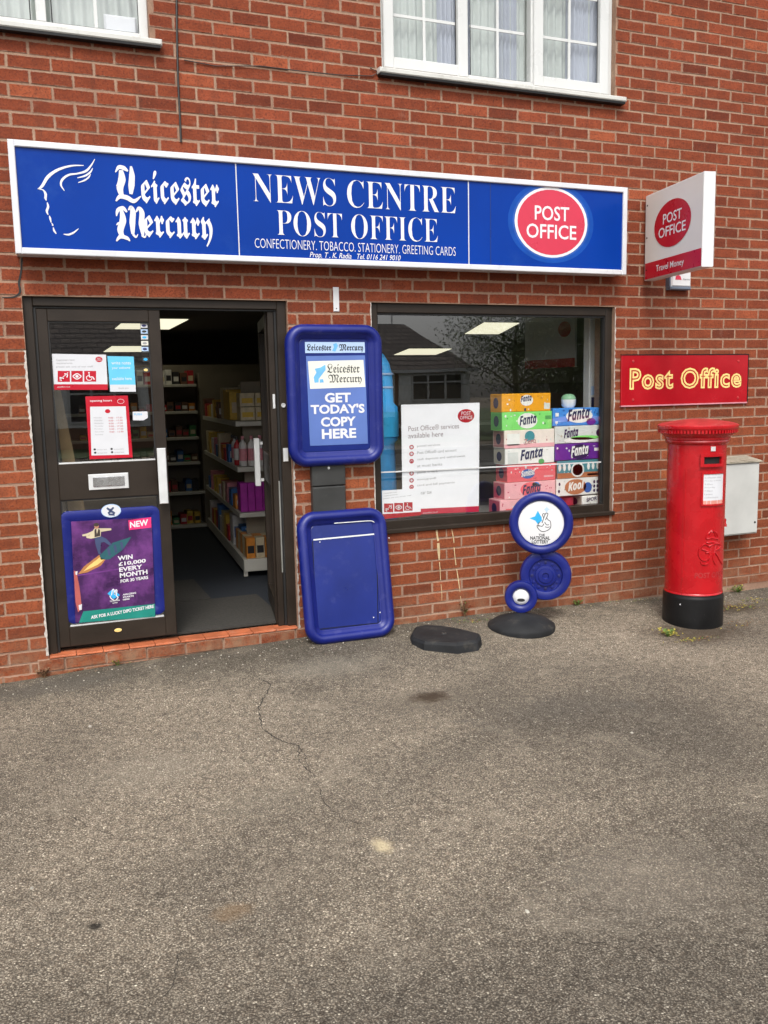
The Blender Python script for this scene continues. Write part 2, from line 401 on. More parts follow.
def flat(mb, F, pts, d, mt):
    n = len(pts); ar = sum(pts[i][0]*pts[(i+1) % n][1]-pts[(i+1) % n][0]*pts[i][1] for i in range(n))
    mb.add([F(a, b, d) for a, b in pts], [tuple(range(n)) if ar > 0 else tuple(range(n))[::-1]], mt)
def rect(mb, F, a0, a1, b0, b1, d, mt): flat(mb, F, [(a0, b0), (a1, b0), (a1, b1), (a0, b1)], d, mt)
def stroke(mb, F, pts, ws, d, mt):
    """brush stroke with varying width through 2D points (Catmull-Rom smoothed)"""
    P = []; W = []
    n = len(pts)
    for i in range(n-1):
        p0 = pts[max(i-1, 0)]; p1 = pts[i]; p2 = pts[i+1]; p3 = pts[min(i+2, n-1)]
        for k in range(6):
            t = k/6
            P.append(tuple(.5*((2*p1[j])+(-p0[j]+p2[j])*t+(2*p0[j]-5*p1[j]+4*p2[j]-p3[j])*t*t+(-p0[j]+3*p1[j]-3*p2[j]+p3[j])*t**3) for j in (0, 1)))
            W.append(ws[i]*(1-t)+ws[i+1]*t)
    P.append(pts[-1]); W.append(ws[-1])
    vs = []
    for i, (x, y) in enumerate(P):
        a = P[max(i-1, 0)]; b = P[min(i+1, len(P)-1)]
        dx, dy = b[0]-a[0], b[1]-a[1]; l = math.hypot(dx, dy) or 1
        nx, ny = -dy/l, dx/l
        vs += [F(x+nx*W[i]/2, y+ny*W[i]/2, d), F(x-nx*W[i]/2, y-ny*W[i]/2, d)]
    mb.add(vs, [(2*i, 2*i+1, 2*i+3, 2*i+2) for i in range(len(P)-1)], mt)

# ================================================================== BUILDING
shop = empty('brick_shop_building', (1.8, 0, 0), 'red brick shop building with brown framed door and shop window', 'building')
DOOR = (-.122, 1.40, -1, 2.2125)
WIN = (1.957, 3.838, .7125, 2.2125)
UPR = (2.065, 3.815, 3.6375, 4.6125)
UPL = (-.96, .652, 3.6375, 4.6125)
OPEN = [DOOR, WIN, UPR, UPL]
WX0, WX1, WTOP = -5.0, 9.4, 5.2125
def subtract(x0, x1, z0, z1):
    out = [(x0, x1, z0, z1)]
    for (a, b, c_, d) in OPEN:
        nw = []
        for (p, q, r_, s_) in out:
            if q <= a or p >= b or s_ <= c_ or r_ >= d: nw.append((p, q, r_, s_)); continue
            if p < a: nw.append((p, a, r_, s_))
            if q > b: nw.append((b, q, r_, s_))
            pp, qq = max(p, a), min(q, b)
            if r_ < c_: nw.append((pp, qq, r_, c_))
            if s_ > d: nw.append((pp, qq, d, s_))
        out = nw
    return [t for t in out if t[1]-t[0] > .02 and t[3]-t[2] > .02]
class BrickMB(MB):
    pass
vs = []; fs = []; tints = []; edges = []
def wall_brick(x0, x1, z0, z1, yf=0.0, tint=None):
    j = lambda s=.0013: random.uniform(-s, s)
    y = yf+random.uniform(-.0022, .0008)
    o = len(vs); e = .0022
    x0 += j(); x1 += j(); z0 += j(.001); z1 += j(.001)
    sl = j(.0018)
    oc = [(x0, z0+j()), (x1, z0+sl+j()), (x1, z1+sl+j()), (x0, z1+j())]
    ic = [(x0+e, z0+e), (x1-e, z0+sl+e), (x1-e, z1+sl-e), (x0+e, z1-e)]
    for a, b in oc: vs.append((a, yf+.012, b))
    for a, b in oc: vs.append((a, y+e*.8, b))
    for a, b in ic: vs.append((a+j(.0008), y+j(.0009), b+j(.0008)))
    g = min(.013, (x1-x0)*.3)
    for a, b in [(x0+g, z0+g), (x1-g, z0+sl+g), (x1-g, z1+sl-g), (x0+g, z1-g)]: vs.append((a, y+j(.0012), b))
    edges.extend([1.3]*4+[1.15]*4+[.95]*4+[0]*4)
    for k in range(4):
        n = (k+1) % 4
        fs.append((o+k, o+n, o+4+n, o+4+k)); fs.append((o+4+k, o+4+n, o+8+n, o+8+k)); fs.append((o+8+k, o+8+n, o+12+n, o+12+k))
    fs.append((o+12, o+13, o+14, o+15))
    t = tint or (min(1, max(0, random.gauss(.5, .19))), random.random(), random.random())
    if tint is None and random.random() < .03: t = (random.uniform(.93, 1), t[1], t[2])
    tints.extend([t]*16)
JH = .0052
for k in range(-29, 40):
    z0 = (k+29.5)*.075; z1 = z0+.075
    if z1 > WTOP+.01: break
    even = ((k) % 2 == 0)       # joint k .. k+1
    off = .1125 if even else 0.0
    n0 = int((WX0)/.225)-1
    x = n0*.225+off
    while x < WX1:
        a0, a1 = x+JH, x+.225-JH
        jit = 0
        for (p, q, r_, s_) in subtract(max(a0, WX0), min(a1, WX1), z0+JH, z1-JH) if a1 > WX0+.03 and a0 < WX1-.03 else []:
            # a brick that is a sliver next to an opening is left as mortar
            if q-p > .028: wall_brick(p, q, r_, s_)
        x += .225
me = bpy.data.meshes.new('brickwork'); me.from_pydata(vs, [], fs)
at_ = me.color_attributes.new('tint', 'FLOAT_COLOR', 'POINT')
at_.data.foreach_set('color', [c_ for t in tints for c_ in (*t, 1.0)])
e_ = me.attributes.new('edge', 'FLOAT', 'POINT'); e_.data.foreach_set('value', edges)
me.materials.append(M_brick); me.update()
wall = bpy.data.objects.new('wall', me); col.objects.link(wall); wall.parent = shop
me.transform(Matrix.Translation(-shop.location))
# brick faces, then the mortar bed and wall thickness as part of the same wall
mb = MB()
YM, TH = .0026, .24
xs = sorted({WX0, WX1, *[o[0] for o in OPEN], *[o[1] for o in OPEN]}); zs = sorted({-.1, WTOP, *[o[2] for o in OPEN if o[2] > 0], *[o[3] for o in OPEN]})
for i in range(len(xs)-1):
    for j in range(len(zs)-1):
        cx, cz = (xs[i]+xs[i+1])/2, (zs[j]+zs[j+1])/2
        if any(a < cx < b and c_ < cz < d for a, b, c_, d in OPEN): continue
        rect(mb, WP(YM), xs[i], xs[i+1], zs[j], zs[j+1], 0, M_mortar)
        rect(mb, Fr((0, TH, 0), (1, 0, 0), (0, 0, 1), (0, -1, 0)), xs[i], xs[i+1], zs[j], zs[j+1], 0, M_mortar)
for (a, b, c_, d) in OPEN:   # reveals
    c_ = max(c_, -.1)
    mb.add([(a, YM, c_), (a, TH, c_), (a, TH, d), (a, YM, d)], [(0, 1, 2, 3)], M_mortar)
    mb.add([(b, YM, c_), (b, TH, c_), (b, TH, d), (b, YM, d)], [(3, 2, 1, 0)], M_mortar)
    mb.add([(a, YM, d), (b, YM, d), (b, TH, d), (a, TH, d)], [(0, 3, 2, 1)], M_mortar)
    mb.add([(a, YM, c_), (b, YM, c_), (b, TH, c_), (a, TH, c_)], [(0, 1, 2, 3)], M_mortar)
for x in (WX0, WX1): mb.add([(x, YM, -.1), (x, TH, -.1), (x, TH, WTOP), (x, YM, WTOP)], [(0, 1, 2, 3)], M_mortar)
mb.build('mortar_bed', wall)
# roof and eaves above the picture
M_rtile = mat('brown_roof_tile', (.075, .048, .036, 1), .8, .25, 5, .4, 20)
mb = MB()
mb.add([(WX0-.2, -.28, 5.12), (WX1+.2, -.28, 5.12), (WX1+.2, 5.6, 8.3), (WX0-.2, 5.6, 8.3), (WX0-.2, -.28, 5.26), (WX1+.2, -.28, 5.26), (WX1+.2, 5.6, 8.44), (WX0-.2, 5.6, 8.44)],
       [(0, 1, 2, 3), (7, 6, 5, 4), (4, 5, 1, 0), (5, 6, 2, 1), (7, 4, 0, 3), (6, 7, 3, 2)], M_rtile)
rf = mb.build('roof', shop)
mb = MB(); mb.box(WX0-.2, WX1+.2, -.40, -.285, 5.10, 5.20, M_upvc, .01); mb.build('gutter', rf)

# lintel-side sealant, ragged, round the door and window frames
def ragged(mb, x, z0, z1, w, side, yf=-.001, mt=None):
    n = int((z1-z0)/.018); L_ = []
    for i in range(n+1):
        z = z0+(z1-z0)*i/n
        L_.append((x-side*random.uniform(.15, 1)*w, x+side*random.uniform(.4, .8)*w*.5, z+random.uniform(-.004, .004)))
    for (a, b, z), (a2, b2, z2) in zip(L_, L_[1:]):
        q = [(a, yf, z), (b, yf-.003, z), (b2, yf-.003, z2), (a2, yf, z2)]
        mb.add(q, [(0, 1, 2, 3) if side > 0 else (3, 2, 1, 0)], mt or M_putty)

# ------------------------------------------------------------------ shop window
FY = .028      # front face of brown frames
wf = MB()
a, b, c_, d = WIN; e = .052
F = WP(0)
wf.fbox(F, a, a+e, c_, d, -.10, -FY, M_bronze, .004)
wf.fbox(F, b-.056, b, c_, d, -.10, -FY, M_bronze, .004)
wf.fbox(F, a+e, b-.056, d-.062, d, -.10, -FY, M_bronze, .004)
wf.fbox(F, a+e, b-.056, c_, c_+.068, -.10, -FY, M_bronze, .004)
wf.fbox(F, a-.01, b+.012, c_-.012, c_+.016, -.06, .022, M_bronze, .004)
wf.fbox(F, a+e-.001, a+e+.008, c_+.07, d-.063, -.085, -FY-.012, M_bronze2)
wf.fbox(F, b-.064, b-.055, c_+.07, d-.063, -.085, -FY-.012, M_bronze2)
wf.fbox(F, a+e+.009, b-.065, d-.074, d-.063, -.085, -FY-.012, M_bronze2)
swin = wf.build('shop_window', shop)
mb = MB(); rect(mb, WP(.055), a+e, b-.056, c_+.06, d-.06, 0, M_glass); mb.build('glass', swin)
mb = MB(); p0, p1 = at(384, 470.5, .05), at(602, 463.5, .05)
gx0, gx1 = a+e+.002, b-.066
mb.add([Vector((gx0, .050, 1.104)), Vector((gx1, .050, 1.088)), Vector((gx1, .050, 1.097)), Vector((gx0, .050, 1.113)),
        Vector((gx0, .054, 1.104)), Vector((gx1, .054, 1.088)), Vector((gx1, .054, 1.097)), Vector((gx0, .054, 1.113))],
       [(0, 1, 2, 3), (0, 4, 5, 1), (3, 2, 6, 7)], M_alu)
mb.build('pale_strip', swin)  # thin pale strip running across the pane
mb = MB(); ragged(mb, b+.004, c_+.01, d, .012, -1); mb.build('sealant', swin); mb = MB(); ragged(mb, a-.002, c_+.01, d, .007, 1); mb.build('sealant', swin)

# ------------------------------------------------------------------ upper windows
def upper_window(opening, lights, bars_v, label, sashes):
    a, b, c_, d = opening
    F = WP(.045); mb = MB()
    w = .05
    mb.fbox(F, a, a+w, c_, d, -.06, 0, M_upvc, .004); mb.fbox(F, b-w, b, c_, d, -.06, 0, M_upvc, .004)
    mb.fbox(F, a+w, b-w, c_, c_+w, -.06, 0, M_upvc, .004); mb.fbox(F, a+w, b-w, d-w, d, -.06, 0, M_upvc, .004)
    for (m0, m1) in [(lights[i][1], lights[i+1][0]) for i in range(len(lights)-1)]:
        mb.fbox(F, (m0+m1)/2-.026, (m0+m1)/2+.026, c_+w, d-w, -.06, -.001, M_upvc, .003)
    wn = mb.build('window', shop, label=label)
    mb = MB(); mb.box(a-.035, b+.06, -.055, .04, c_-.035, c_-.003, M_sill, .006); mb.box(a-.03, b+.05, -.05, .04, c_-.05, c_-.036, M_black); mb.build('sill', wn)
    for i, (g0, g1) in enumerate(lights):
        if sashes[i]:
            s = MB(); s0, s1 = g0-.072, g1+.072; t0, t1 = c_+.022, d-.022; q = .072
            for bx in ((s0, s0+q, t0, t1), (s1-q, s1, t0, t1), (s0+q, s1-q, t0, t0+q), (s0+q, s1-q, t1-q, t1)):
                s.fbox(F, *bx, -.03, .022, M_upvc, .006)
            s.build('casement', wn); z0 = t0+q; z1 = t1-q
        else: z0 = c_+w; z1 = d-w
        g = MB(); rect(g, F, g0-.004, g1+.004, z0-.004, z1+.004, -.02, M_upglass); g.build('pane', wn)
        g = MB()
        for k in (.004,): 
            rect(g, F, g0, g0+.006, z0, z1, -.012, M_bronze2); rect(g, F, g1-.006, g1, z0, z1, -.012, M_bronze2)
            rect(g, F, g0+.006, g1-.006, z0, z0+.005, -.012, M_bronze2)
        xm = (g0+g1)/2
        g.fbox(F, xm-.009, xm+.009, z0, z1, -.026, -.016, M_upvc)
        for zb in bars_v: g.fbox(F, g0, xm-.009, zb-.009, zb+.009, -.0255, -.0165, M_upvc); g.fbox(F, xm+.009, g1, zb-.009, zb+.009, -.0255, -.0165, M_upvc)
        g.build('glazing_bar', wn)
    return wn
M_net = mat('net_curtain', (.42, .46, .43, 1), .8, .08, 3)
M_drape = mat('pale_drape', (.34, .37, .44, 1), .8, .1, 3)
def curtain(x0, x1, z0, z1, y, amp, n, mt, parent, name='curtain', hole=None):
    mb = MB(); N_ = n*8; vs_ = []
    for i in range(N_+1):
        t = i/N_; x = x0+(x1-x0)*t; yy = y+amp*sin(t*n*2*pi+.6*sin(t*7))+amp*.4*sin(t*n*5.1+1)
        vs_ += [(x, yy, z0), (x, yy, z1)]
    mb.add(vs_, [(2*i, 2*i+2, 2*i+3, 2*i+1) for i in range(N_)], mt); return mb.build(name, parent, smooth=60)
uw = upper_window(UPR, [(2.162, 2.612), (2.712, 3.130), (3.252, 3.706)], [3.995, 4.285], None, [1, 0, 1])
curtain(2.08, 3.80, 3.64, 4.6, .125, .012, 30, M_net, uw)
curtain(2.50, 2.74, 3.64, 4.6, .105, .012, 7, M_drape, uw, 'drape'); curtain(2.95, 3.09, 3.64, 4.6, .105, .012, 5, M_drape, uw, 'drape'); curtain(3.48, 3.80, 3.64, 4.6, .105, .012, 9, M_drape, uw, 'drape')
uw2 = upper_window(UPL, [(-.86, -.43), (-.40+.07, .03), (.135, .605)], [3.995, 4.285], None, [1, 0, 0])
curtain(-.95, .645, 3.64, 4.6, .16, .012, 24, M_net, uw2)
mb = MB(); mb.box(.42, .60, .12, .15, 3.64, 3.80, M_paper, .01); mb.build('ornament', uw2)
mb = MB()     # dark rooms behind the curtains, one box each
M_room = mat('room_wall', (.28, .27, .25, 1), .9)
for (a, b, c_, d) in (UPR, UPL):
    mb.add([(a-.3, 1.5, c_-.4), (b+.3, 1.5, c_-.4), (b+.3, 1.5, d+.3), (a-.3, 1.5, d+.3)], [(0, 1, 2, 3)], M_room)
mb.build('upstairs_room', shop)

# ------------------------------------------------------------------ doorway: frame, fixed left leaf shut, right leaf open
F = WP(0)
mb = MB(); a, b, c_, d = DOOR
zb = .142
mb.fbox(F, a, a+.052, zb, d, -.11, -.03, M_bronze, .004)
mb.fbox(F, b-.06, b, zb, d, -.11, -.03, M_bronze, .004)
mb.fbox(F, a+.052, b-.06, d-.052, d, -.11, -.03, M_bronze, .004)
mb.fbox(F, a+.052, a+.066, zb, d-.053, -.10, -.045, M_bronze2)
mb.fbox(F, a+.066, b-.061, d-.062, d-.053, -.10, -.045, M_bronze2)
mb.fbox(F, b-.075, b-.061, zb, d-.063, -.11, -.05, M_bronze2)
mb.fbox(F, b-.115, b-.076, zb, d-.063, -.14, -.055, M_bronze, .003)
dfr = mb.build('door_frame', shop)
mb = MB()
mb.fbox(F, b-.052, b-.020, 1.215, 1.30, -.03, -.024, M_alu, .002); mb.build('strike_plate', dfr); mb = MB(); mb.disc(F, b-.04, 1.57, [(.014, -.03), (.014, -.022), (.007, -.022), (.007, -.026)], M_alu, 16); mb.build('keyhole', dfr); mb = MB()
mb.fbox(F, b-.100, b-.085, 1.55, 1.64, -.055, -.05, M_alu, .002)
mb.build('strike_plate', dfr)
mb = MB(); ragged(mb, a-.004, .15, d-.3, .014, 1); mb.build('sealant', dfr); mb = MB(); ragged(mb, b+.005, .10, d-.2, .012, -1)
mb.build('sealant', dfr)
# cracked render where frame meets brick
mb = MB()
pts = [(1, 284), (16, 296.5), (20, 296), (26, 297.5), (40, 298.5), (60, 297.5), (110, 299), (200, 299.5), (284, 301)]
F0 = WP(-.004)
stroke(mb, F0, [XZ(x, y, 0) for x, y in [(22, 258), (21, 272), (19, 283), (20, 292), (14, 297), (2, 297.5)]], [.008, .01, .012, .012, .008, .004], 0, M_bronze2)
mb.build('crack', wall)

FD = WP(.045)
def X4(px, py): return XZ(px, py, .045)
dl = MB()
x0, x1 = a+.067, .630
z0, z1 = .172, 2.148
S = .058
gl0, gl1 = x0+S, x1-.066
for bx in ((x0, gl0, z0, z1), (gl1, x1, z0, z1), (gl0, gl1, 2.078, z1), (gl0, gl1, 1.05, 1.262), (gl0, gl1, z0, .292)):
    dl.fbox(FD, *bx, -.045, 0, M_bronze, .003)
door = dl.build('door', shop)
mb = MB(); q0 = XZ(279, 481, .055); q1 = XZ(284, 572, .055); mb.fbox(WP(.055), q0[0]-.004, q0[0]+.024, q1[1], q0[1], -.02, .004, mat('grey_jamb', (.22, .22, .20, 1), .5)); mb.build('keep_strip', dfr)
mb = MB()
for (u0, u1) in ((1.262, 2.078), (.292, 1.05)):
    rect(mb, FD, gl0, gl1, u0, u1, -.02, M_glass)
mb.build('glass', door)
mb = MB()
for (u0, u1) in ((1.262, 2.078), (.292, 1.05)):
    for bx in ((gl0, gl0+.007, u0, u1), (gl1-.007, gl1, u0, u1), (gl0+.007, gl1-.007, u1-.007, u1)): mb.fbox(FD, *bx, -.02, -.006, M_bronze2)
    mb.fbox(FD, gl0+.007, gl1-.007, u0, u0+.008, -.02, -.004, M_alu)
mb.build('glazing_bead', door)
mb = MB(); c0 = X4(88, 474.5); c1 = X4(129, 488)
mb.fbox(FD, c0[0], c1[0], c1[1], c0[1], 0, .008, M_alu, .003); letter = mb.build('letterbox', door)
mb = MB(); mb.fbox(FD, c0[0]+.025, c1[0]-.025, c1[1]+.020, c0[1]-.018, .0085, .016, M_steel, .003); mb.build('flap', letter)
mb = MB(); hx = .588
mb.fbox(FD, hx-.012, hx+.012, 1.30, 1.318, 0, .05, M_alu); mb.fbox(FD, hx-.012, hx+.012, 1.02, 1.038, 0, .05, M_alu)
mb.fbox(FD, hx-.026, hx+.026, 1.0, 1.335, .05, .062, M_alu, .004); mb.build('pull_handle', door)
mb = MB(); q = X4(118, 630); mb.disc(FD, q[0], .24, [(.022, 0), (.022, .003), (.006, .004)], M_gold, 20, ell=.5); mb.build('floor_bolt', door)

pl_ = empty('wooden_boards', at(62, 430, .30)*1.0, 'pale wooden boards leaning inside behind the closed door glass', 'boards'); pl_.location.z = .156
for nm_, P_, mt_ in (('grey_board', [(49, 388), (55, 388), (63, 475), (55, 475)], mat('grey_board', (.30, .31, .31, 1), .7, .1, 5)), ('tan_board', [(50, 362), (55, 362), (78, 475), (64, 475)], mat('tan_board', (.34, .24, .12, 1), .7, .2, 8))):
    q_ = [at(*p, .34 if nm_[0] == 'g' else .30) for p in P_]
    dn = (q_[3]-q_[0])/(q_[3].z-q_[0].z); dn2 = (q_[2]-q_[1])/(q_[2].z-q_[1].z)
    q_[3] = q_[3]+dn*(.157-q_[3].z); q_[2] = q_[2]+dn2*(.157-q_[2].z)
    mb = MB(); bk_ = [p+Vector((0, .02, 0)) for p in q_]; mb.add(q_+bk_, [(3, 2, 1, 0), (4, 5, 6, 7), (0, 1, 5, 4), (1, 2, 6, 5), (2, 3, 7, 6), (3, 0, 4, 7)], mt_); mb.build(nm_, pl_)
# right leaf, swung inwards
hg = Vector((1.300, .10, 0)); ang = R(100)
dirv = Vector((-cos(ang), sin(ang), 0)); nrm = Vector((-sin(ang), -cos(ang), 0))
FO = Fr(hg, dirv, (0, 0, 1), nrm)
dl = MB(); W_ = .655
for bx in ((0, .055, .165, 2.14), (W_-.055, W_, .165, 2.14), (.055, W_-.055, 2.06, 2.14), (.055, W_-.055, 1.05, 1.25), (.055, W_-.055, .165, .29)):
    dl.fbox(FO, *bx, -.022, .022, M_bronze, .003)
door2 = dl.build('open_door', shop, label='right door leaf standing open into the shop')
mb = MB()
for (u0, u1) in ((1.25, 2.06), (.29, 1.05)): rect(mb, FO, .055, W_-.055, u0, u1, 0, M_glass)
mb.build('glass', door2)
mb = MB(); mb.fbox(FO, W_-.05, W_-.03, 1.29, 1.31, .022, .06, M_alu); mb.fbox(FO, W_-.05, W_-.03, 1.03, 1.05, .022, .06, M_alu)
mb.fbox(FO, W_-.066, W_-.014, 1.0, 1.335, .045, .085, M_alu, .004); mb.build('pull_handle', door2)

# door step: brick course with quarry tiles on top
step = empty('doorstep', (.64, 0, .03), 'low brick doorstep topped with orange quarry tiles', 'doorstep')
vs = []; fs = []; tints = []; edges = []
x = -.185; widths = [.15, .235, .235, .235, .235, .235, .235, .16]
for i, w_ in enumerate(widths):
    wall_brick(x+.005, x+w_-.005, .058, .125, -.018, (random.uniform(.3, .85), random.random(), random.random())); x += w_
x = -.6
while x < 1.9:
    w_ = .225
    wall_brick(x+.005, x+w_-.005, -.03, .050, -.012, (random.uniform(.7, 1), random.random(), random.random())); x += w_
me = bpy.data.meshes.new('brick_course'); me.from_pydata([Vector(v)-step.location for v in vs], [], fs)
at_ = me.color_attributes.new('tint', 'FLOAT_COLOR', 'POINT'); at_.data.foreach_set('color', [c_ for t in tints for c_ in (*t, 1.0)])
e_ = me.attributes.new('edge', 'FLOAT', 'POINT'); e_.data.foreach_set('value', edges)
me.materials.append(M_brick); o = bpy.data.objects.new('brick_course', me); col.objects.link(o); o.parent = step
mb = MB(); mb.box(-.185, 1.535, -.0105, .22, -.05, .127, M_mortar); mb.box(-.6, 1.87, -.0065, .02, -.05, .054, M_mortar); mb.build('mortar', step)
mb = MB(); x = -.12
for i in range(10):
    w_ = .152; mb.box(x+.002, min(x+w_-.002, 1.39), -.022, .10, .129, .1415+random.uniform(-.001, .001), M_tile, .003); x += w_
mb.build('tile', step)

# painted drips below the window
M_drip = mat('cream_paint_drip', (.52, .39, .22, 1), .8, .25, 30, .4, 100)
mb = MB(); FW = WP(-.0036)
def drip(pts, ws):
    P = [XZ(x, y, 0) for x, y in pts]; stroke(mb, FW, [(p[0]+random.uniform(-.002, .002), p[1]) for p in P], ws, 0, M_drip)
drip([(436, 526), (437, 535), (438, 541)], [.018, .012, .014]); drip([(438, 543), (438.5, 552), (439, 560)], [.018, .020, .008]); drip([(439, 562), (440, 572), (440.5, 580)], [.007, .005, .005]); drip([(441, 584), (441.3, 592), (441.5, 601)], [.004, .005, .002]); mb.build('paint_drip', wall); mb = MB()
drip([(451.5, 528), (453, 538), (453.5, 543)], [.004, .009, .005]); drip([(454, 547), (455, 557), (456, 565)], [.007, .006, .008]); drip([(456.3, 569), (458, 580), (460, 592)], [.005, .008, .004]); drip([(460.3, 596), (461, 603), (462.5, 612)], [.005, .003, .002])
mb.build('paint_drip', wall)

# ================================================================== GROUND
mb = MB()
gx = [-160, -80, -40, -20, -12]+[-8+.12*i for i in range(151)]+[14, 20, 40, 80, 160]
gy = [-160, -80, -40, -22, -14, -10]+[-8+.1*i for i in range(82)]+[1, 3, 8, 20, 60, 160]
vs_ = [(x, y, gz(x, y) if y <= .15 else 0.0) for y in gy for x in gx]; n = len(gx)
mb.add(vs_, [(j*n+i, j*n+i+1, (j+1)*n+i+1, (j+1)*n+i) for j in range(len(gy)-1) for i in range(n-1)], M_tarmac)
mb.build('ground', kind='structure', smooth=80)
M_crack = mat('crack_dark', (.030, .025, .020, 1), .95, .3, 30)
mb = MB()
def crack(pts, w0):
    P = [atZ(x, y, 0) for x, y in pts]; Q = []
    for p, q in zip(P, P[1:]):
        L_ = (q-p).length; n_ = max(2, int(L_/.018))
        for i in range(n_):
            t = i/n_; r_ = p.lerp(q, t); Q.append(r_+Vector((random.uniform(-.006, .006), random.uniform(-.006, .006), 0)))
    vv = []
    for i, p in enumerate(Q):
        d_ = (Q[min(i+1, len(Q)-1)]-Q[max(i-1, 0)]); d_.z = 0; d_.normalize(); nn = Vector((-d_.y, d_.x, 0))
        w_ = .85*w0*random.uniform(.1, 1)*min(1, i/6+.1, (len(Q)-i)/6+.1)
        for s_ in (1, -1):
            q = p+nn*w_*s_*.5; vv.append((q.x, q.y, gz(q.x, q.y)+.0012))
    mb.add(vv, [(2*i+1, 2*i+3, 2*i+2, 2*i) for i in range(len(Q)-1)], M_crack)
def z2(x, y): return (x*.4948, 640+y*.4948)
def z3(x, y): return (380+x*.5052, 640+y*.5052)
crack([z2(*p) for p in [(510, 80), (548, 98), (523, 140), (530, 180), (565, 203), (603, 213), (605, 245), (640, 280)]], .011)
crack([z2(*p) for p in [(600, 205), (615, 232), (628, 262)]], .007)
crack([z2(*p) for p in [(640, 280), (655, 330), (700, 365), (760, 380)]], .006)
crack([z2(*p) for p in [(300, 390), (350, 350), (410, 350)]], .005)
crack([z2(*p) for p in [(320, 745), (350, 700), (360, 640), (420, 600)]], .005)
crack([z2(*p) for p in [(120, 340), (180, 380), (260, 405), (330, 400)]], .004)
crack([z3(*p) for p in [(280, 200), (340, 205), (380, 185)]], .006)
crack([z3(*p) for p in [(340, 590), (420, 600), (500, 590), (560, 560), (600, 540)]], .004)
crack([z3(*p) for p in [(380, 310), (470, 320), (520, 370)]], .004)
crack([z2(*p) for p in [(530, 560), (480, 590), (430, 640)]], .004)
mb.build('ground_crack', kind='structure')

# road, kerbs and far pavement (seen in the glass)
M_road = mat('road_asphalt', (.055, .054, .052, 1), .9, .15, 20, .4, 200)
M_kerb = mat('concrete_kerb', (.33, .32, .29, 1), .85, .15, 8, .3, 90)
M_grass = mat('lawn_green', (.045, .075, .020, 1), .9, .3, 9, .6, 90)
mb = MB(); mb.add([(-90, -16, .012), (90, -16, .012), (90, -10, .012), (-90, -10, .012)], [(0, 1, 2, 3)], M_road); mb.build('road', kind='structure')
mb = MB(); mb.box(-90, 90, -10, -9.87, .004, .05, M_kerb, .01); mb.box(-90, 90, -16.13, -16, .004, .13, M_kerb, .01); mb.build('kerb', kind='structure')
mb = MB(); mb.add([(-90, -18, .11), (90, -18, .11), (90, -16.13, .11), (-90, -16.13, .11)], [(0, 1, 2, 3)], M_tarmac); mb.build('pavement', kind='structure')
mb = MB(); mb.add([(-90, -60, .13), (90, -60, .13), (90, -18, .13), (-90, -18, .13)], [(0, 1, 2, 3)], M_grass); mb.build('lawn', kind='structure')

# loose grit at the foot of the wall
M_grit = mat('pale_grit', (.42, .39, .33, 1), .8, .35, 50)
M_grit2 = mat('dark_grit', (.16, .12, .085, 1), .85, .3, 50)
mb = MB()
def chip(x, y, s, mt):
    z = gz(x, y); a0 = random.uniform(0, 6.28); P = []
    for k in range(5):
        t = a0+k*2*pi/5; rr = s*random.uniform(.55, 1); P.append((x+rr*cos(t), y+rr*sin(t)))
    vv = [(p[0], p[1], z-.001) for p in P]+[(x+(p[0]-x)*.6, y+(p[1]-y)*.6, z+s*random.uniform(.25, .5)) for p in P]
    mb.add(vv, [(5, 6, 7, 8, 9)]+[(k, (k+1) % 5, 5+(k+1) % 5, 5+k) for k in range(5)], mt)
for i in range(800):
    x = random.uniform(-1.2, 5.6); y = -.02-abs(random.gauss(0, .16))
    if -.13 < x < 1.4: y -= .02
    chip(x, y, random.uniform(.002, .008), M_grit if random.random() < .45 else M_grit2)
for i in range(90): chip(random.gauss(1.8, .4), -.22-abs(random.gauss(0, .22)), random.uniform(.002, .007), M_grit if random.random() < .6 else M_grit2)
for i in range(170): chip(random.uniform(-1.5, 5.5), random.uniform(-4.2, -.2), random.uniform(.002, .006), M_grit if random.random() < .75 else M_grit2)
for (px, py, s) in [(90, 726, .016), (32, 890, .011), (527, 910, .013), (587, 691, .010), (632, 734, .012), (570, 654, .010)]:
    q = atZ(px, py); chip(q.x, q.y, s, M_grit)
mb.build('grit', kind='stuff', label='small pale stones scattered over the tarmac', cat='grit')
# leaf litter round the postbox
M_leafy = mat('yellow_leaf', (.36, .30, .05, 1), .7, .3, 30); M_leafg = mat('weed_green', (.10, .17, .03, 1), .6, .3, 20); M_leafb = mat('dead_leaf', (.16, .085, .04, 1), .8, .3, 30)
mb = MB()
def leaf(mb, p, s, a, tilt, mt):
    p = Vector(p); d1 = Vector((cos(a)*cos(tilt), sin(a)*cos(tilt), sin(tilt))); d2 = Vector((-sin(a), cos(a), random.uniform(-.3, .3))).normalized()
    mb.add([p, p+d1*s*.5+d2*s*.28, p+d1*s, p+d1*s*.5-d2*s*.28], [(0, 1, 2, 3)], mt)
def litter(px, py, n, sp, s0=.02, mix=(1, 1, 2)):
    q = atZ(px, py, .02)
    for i in range(n):
        x = q.x+random.gauss(0, sp[0]); y = min(-.012, q.y+random.gauss(0, sp[1]))
        leaf(mb, (x, y, gz(x, y)+.003), random.uniform(.5, 1.3)*s0, random.uniform(0, 6.28), random.uniform(.05, .5), random.choices([M_leafy, M_leafg, M_leafb], mix)[0])
litter(670, 631, 90, (.04, .03), .024, (4, 3, 1)); litter(694, 637, 110, (.10, .02), .018, (3, 1, 3)); litter(732, 606, 170, (.12, .05), .018, (2, 1, 4)); litter(742, 622, 60, (.12, .05), .016, (1, 0, 3)); litter(755, 598, 60, (.1, .03), .018, (3, 3, 1))
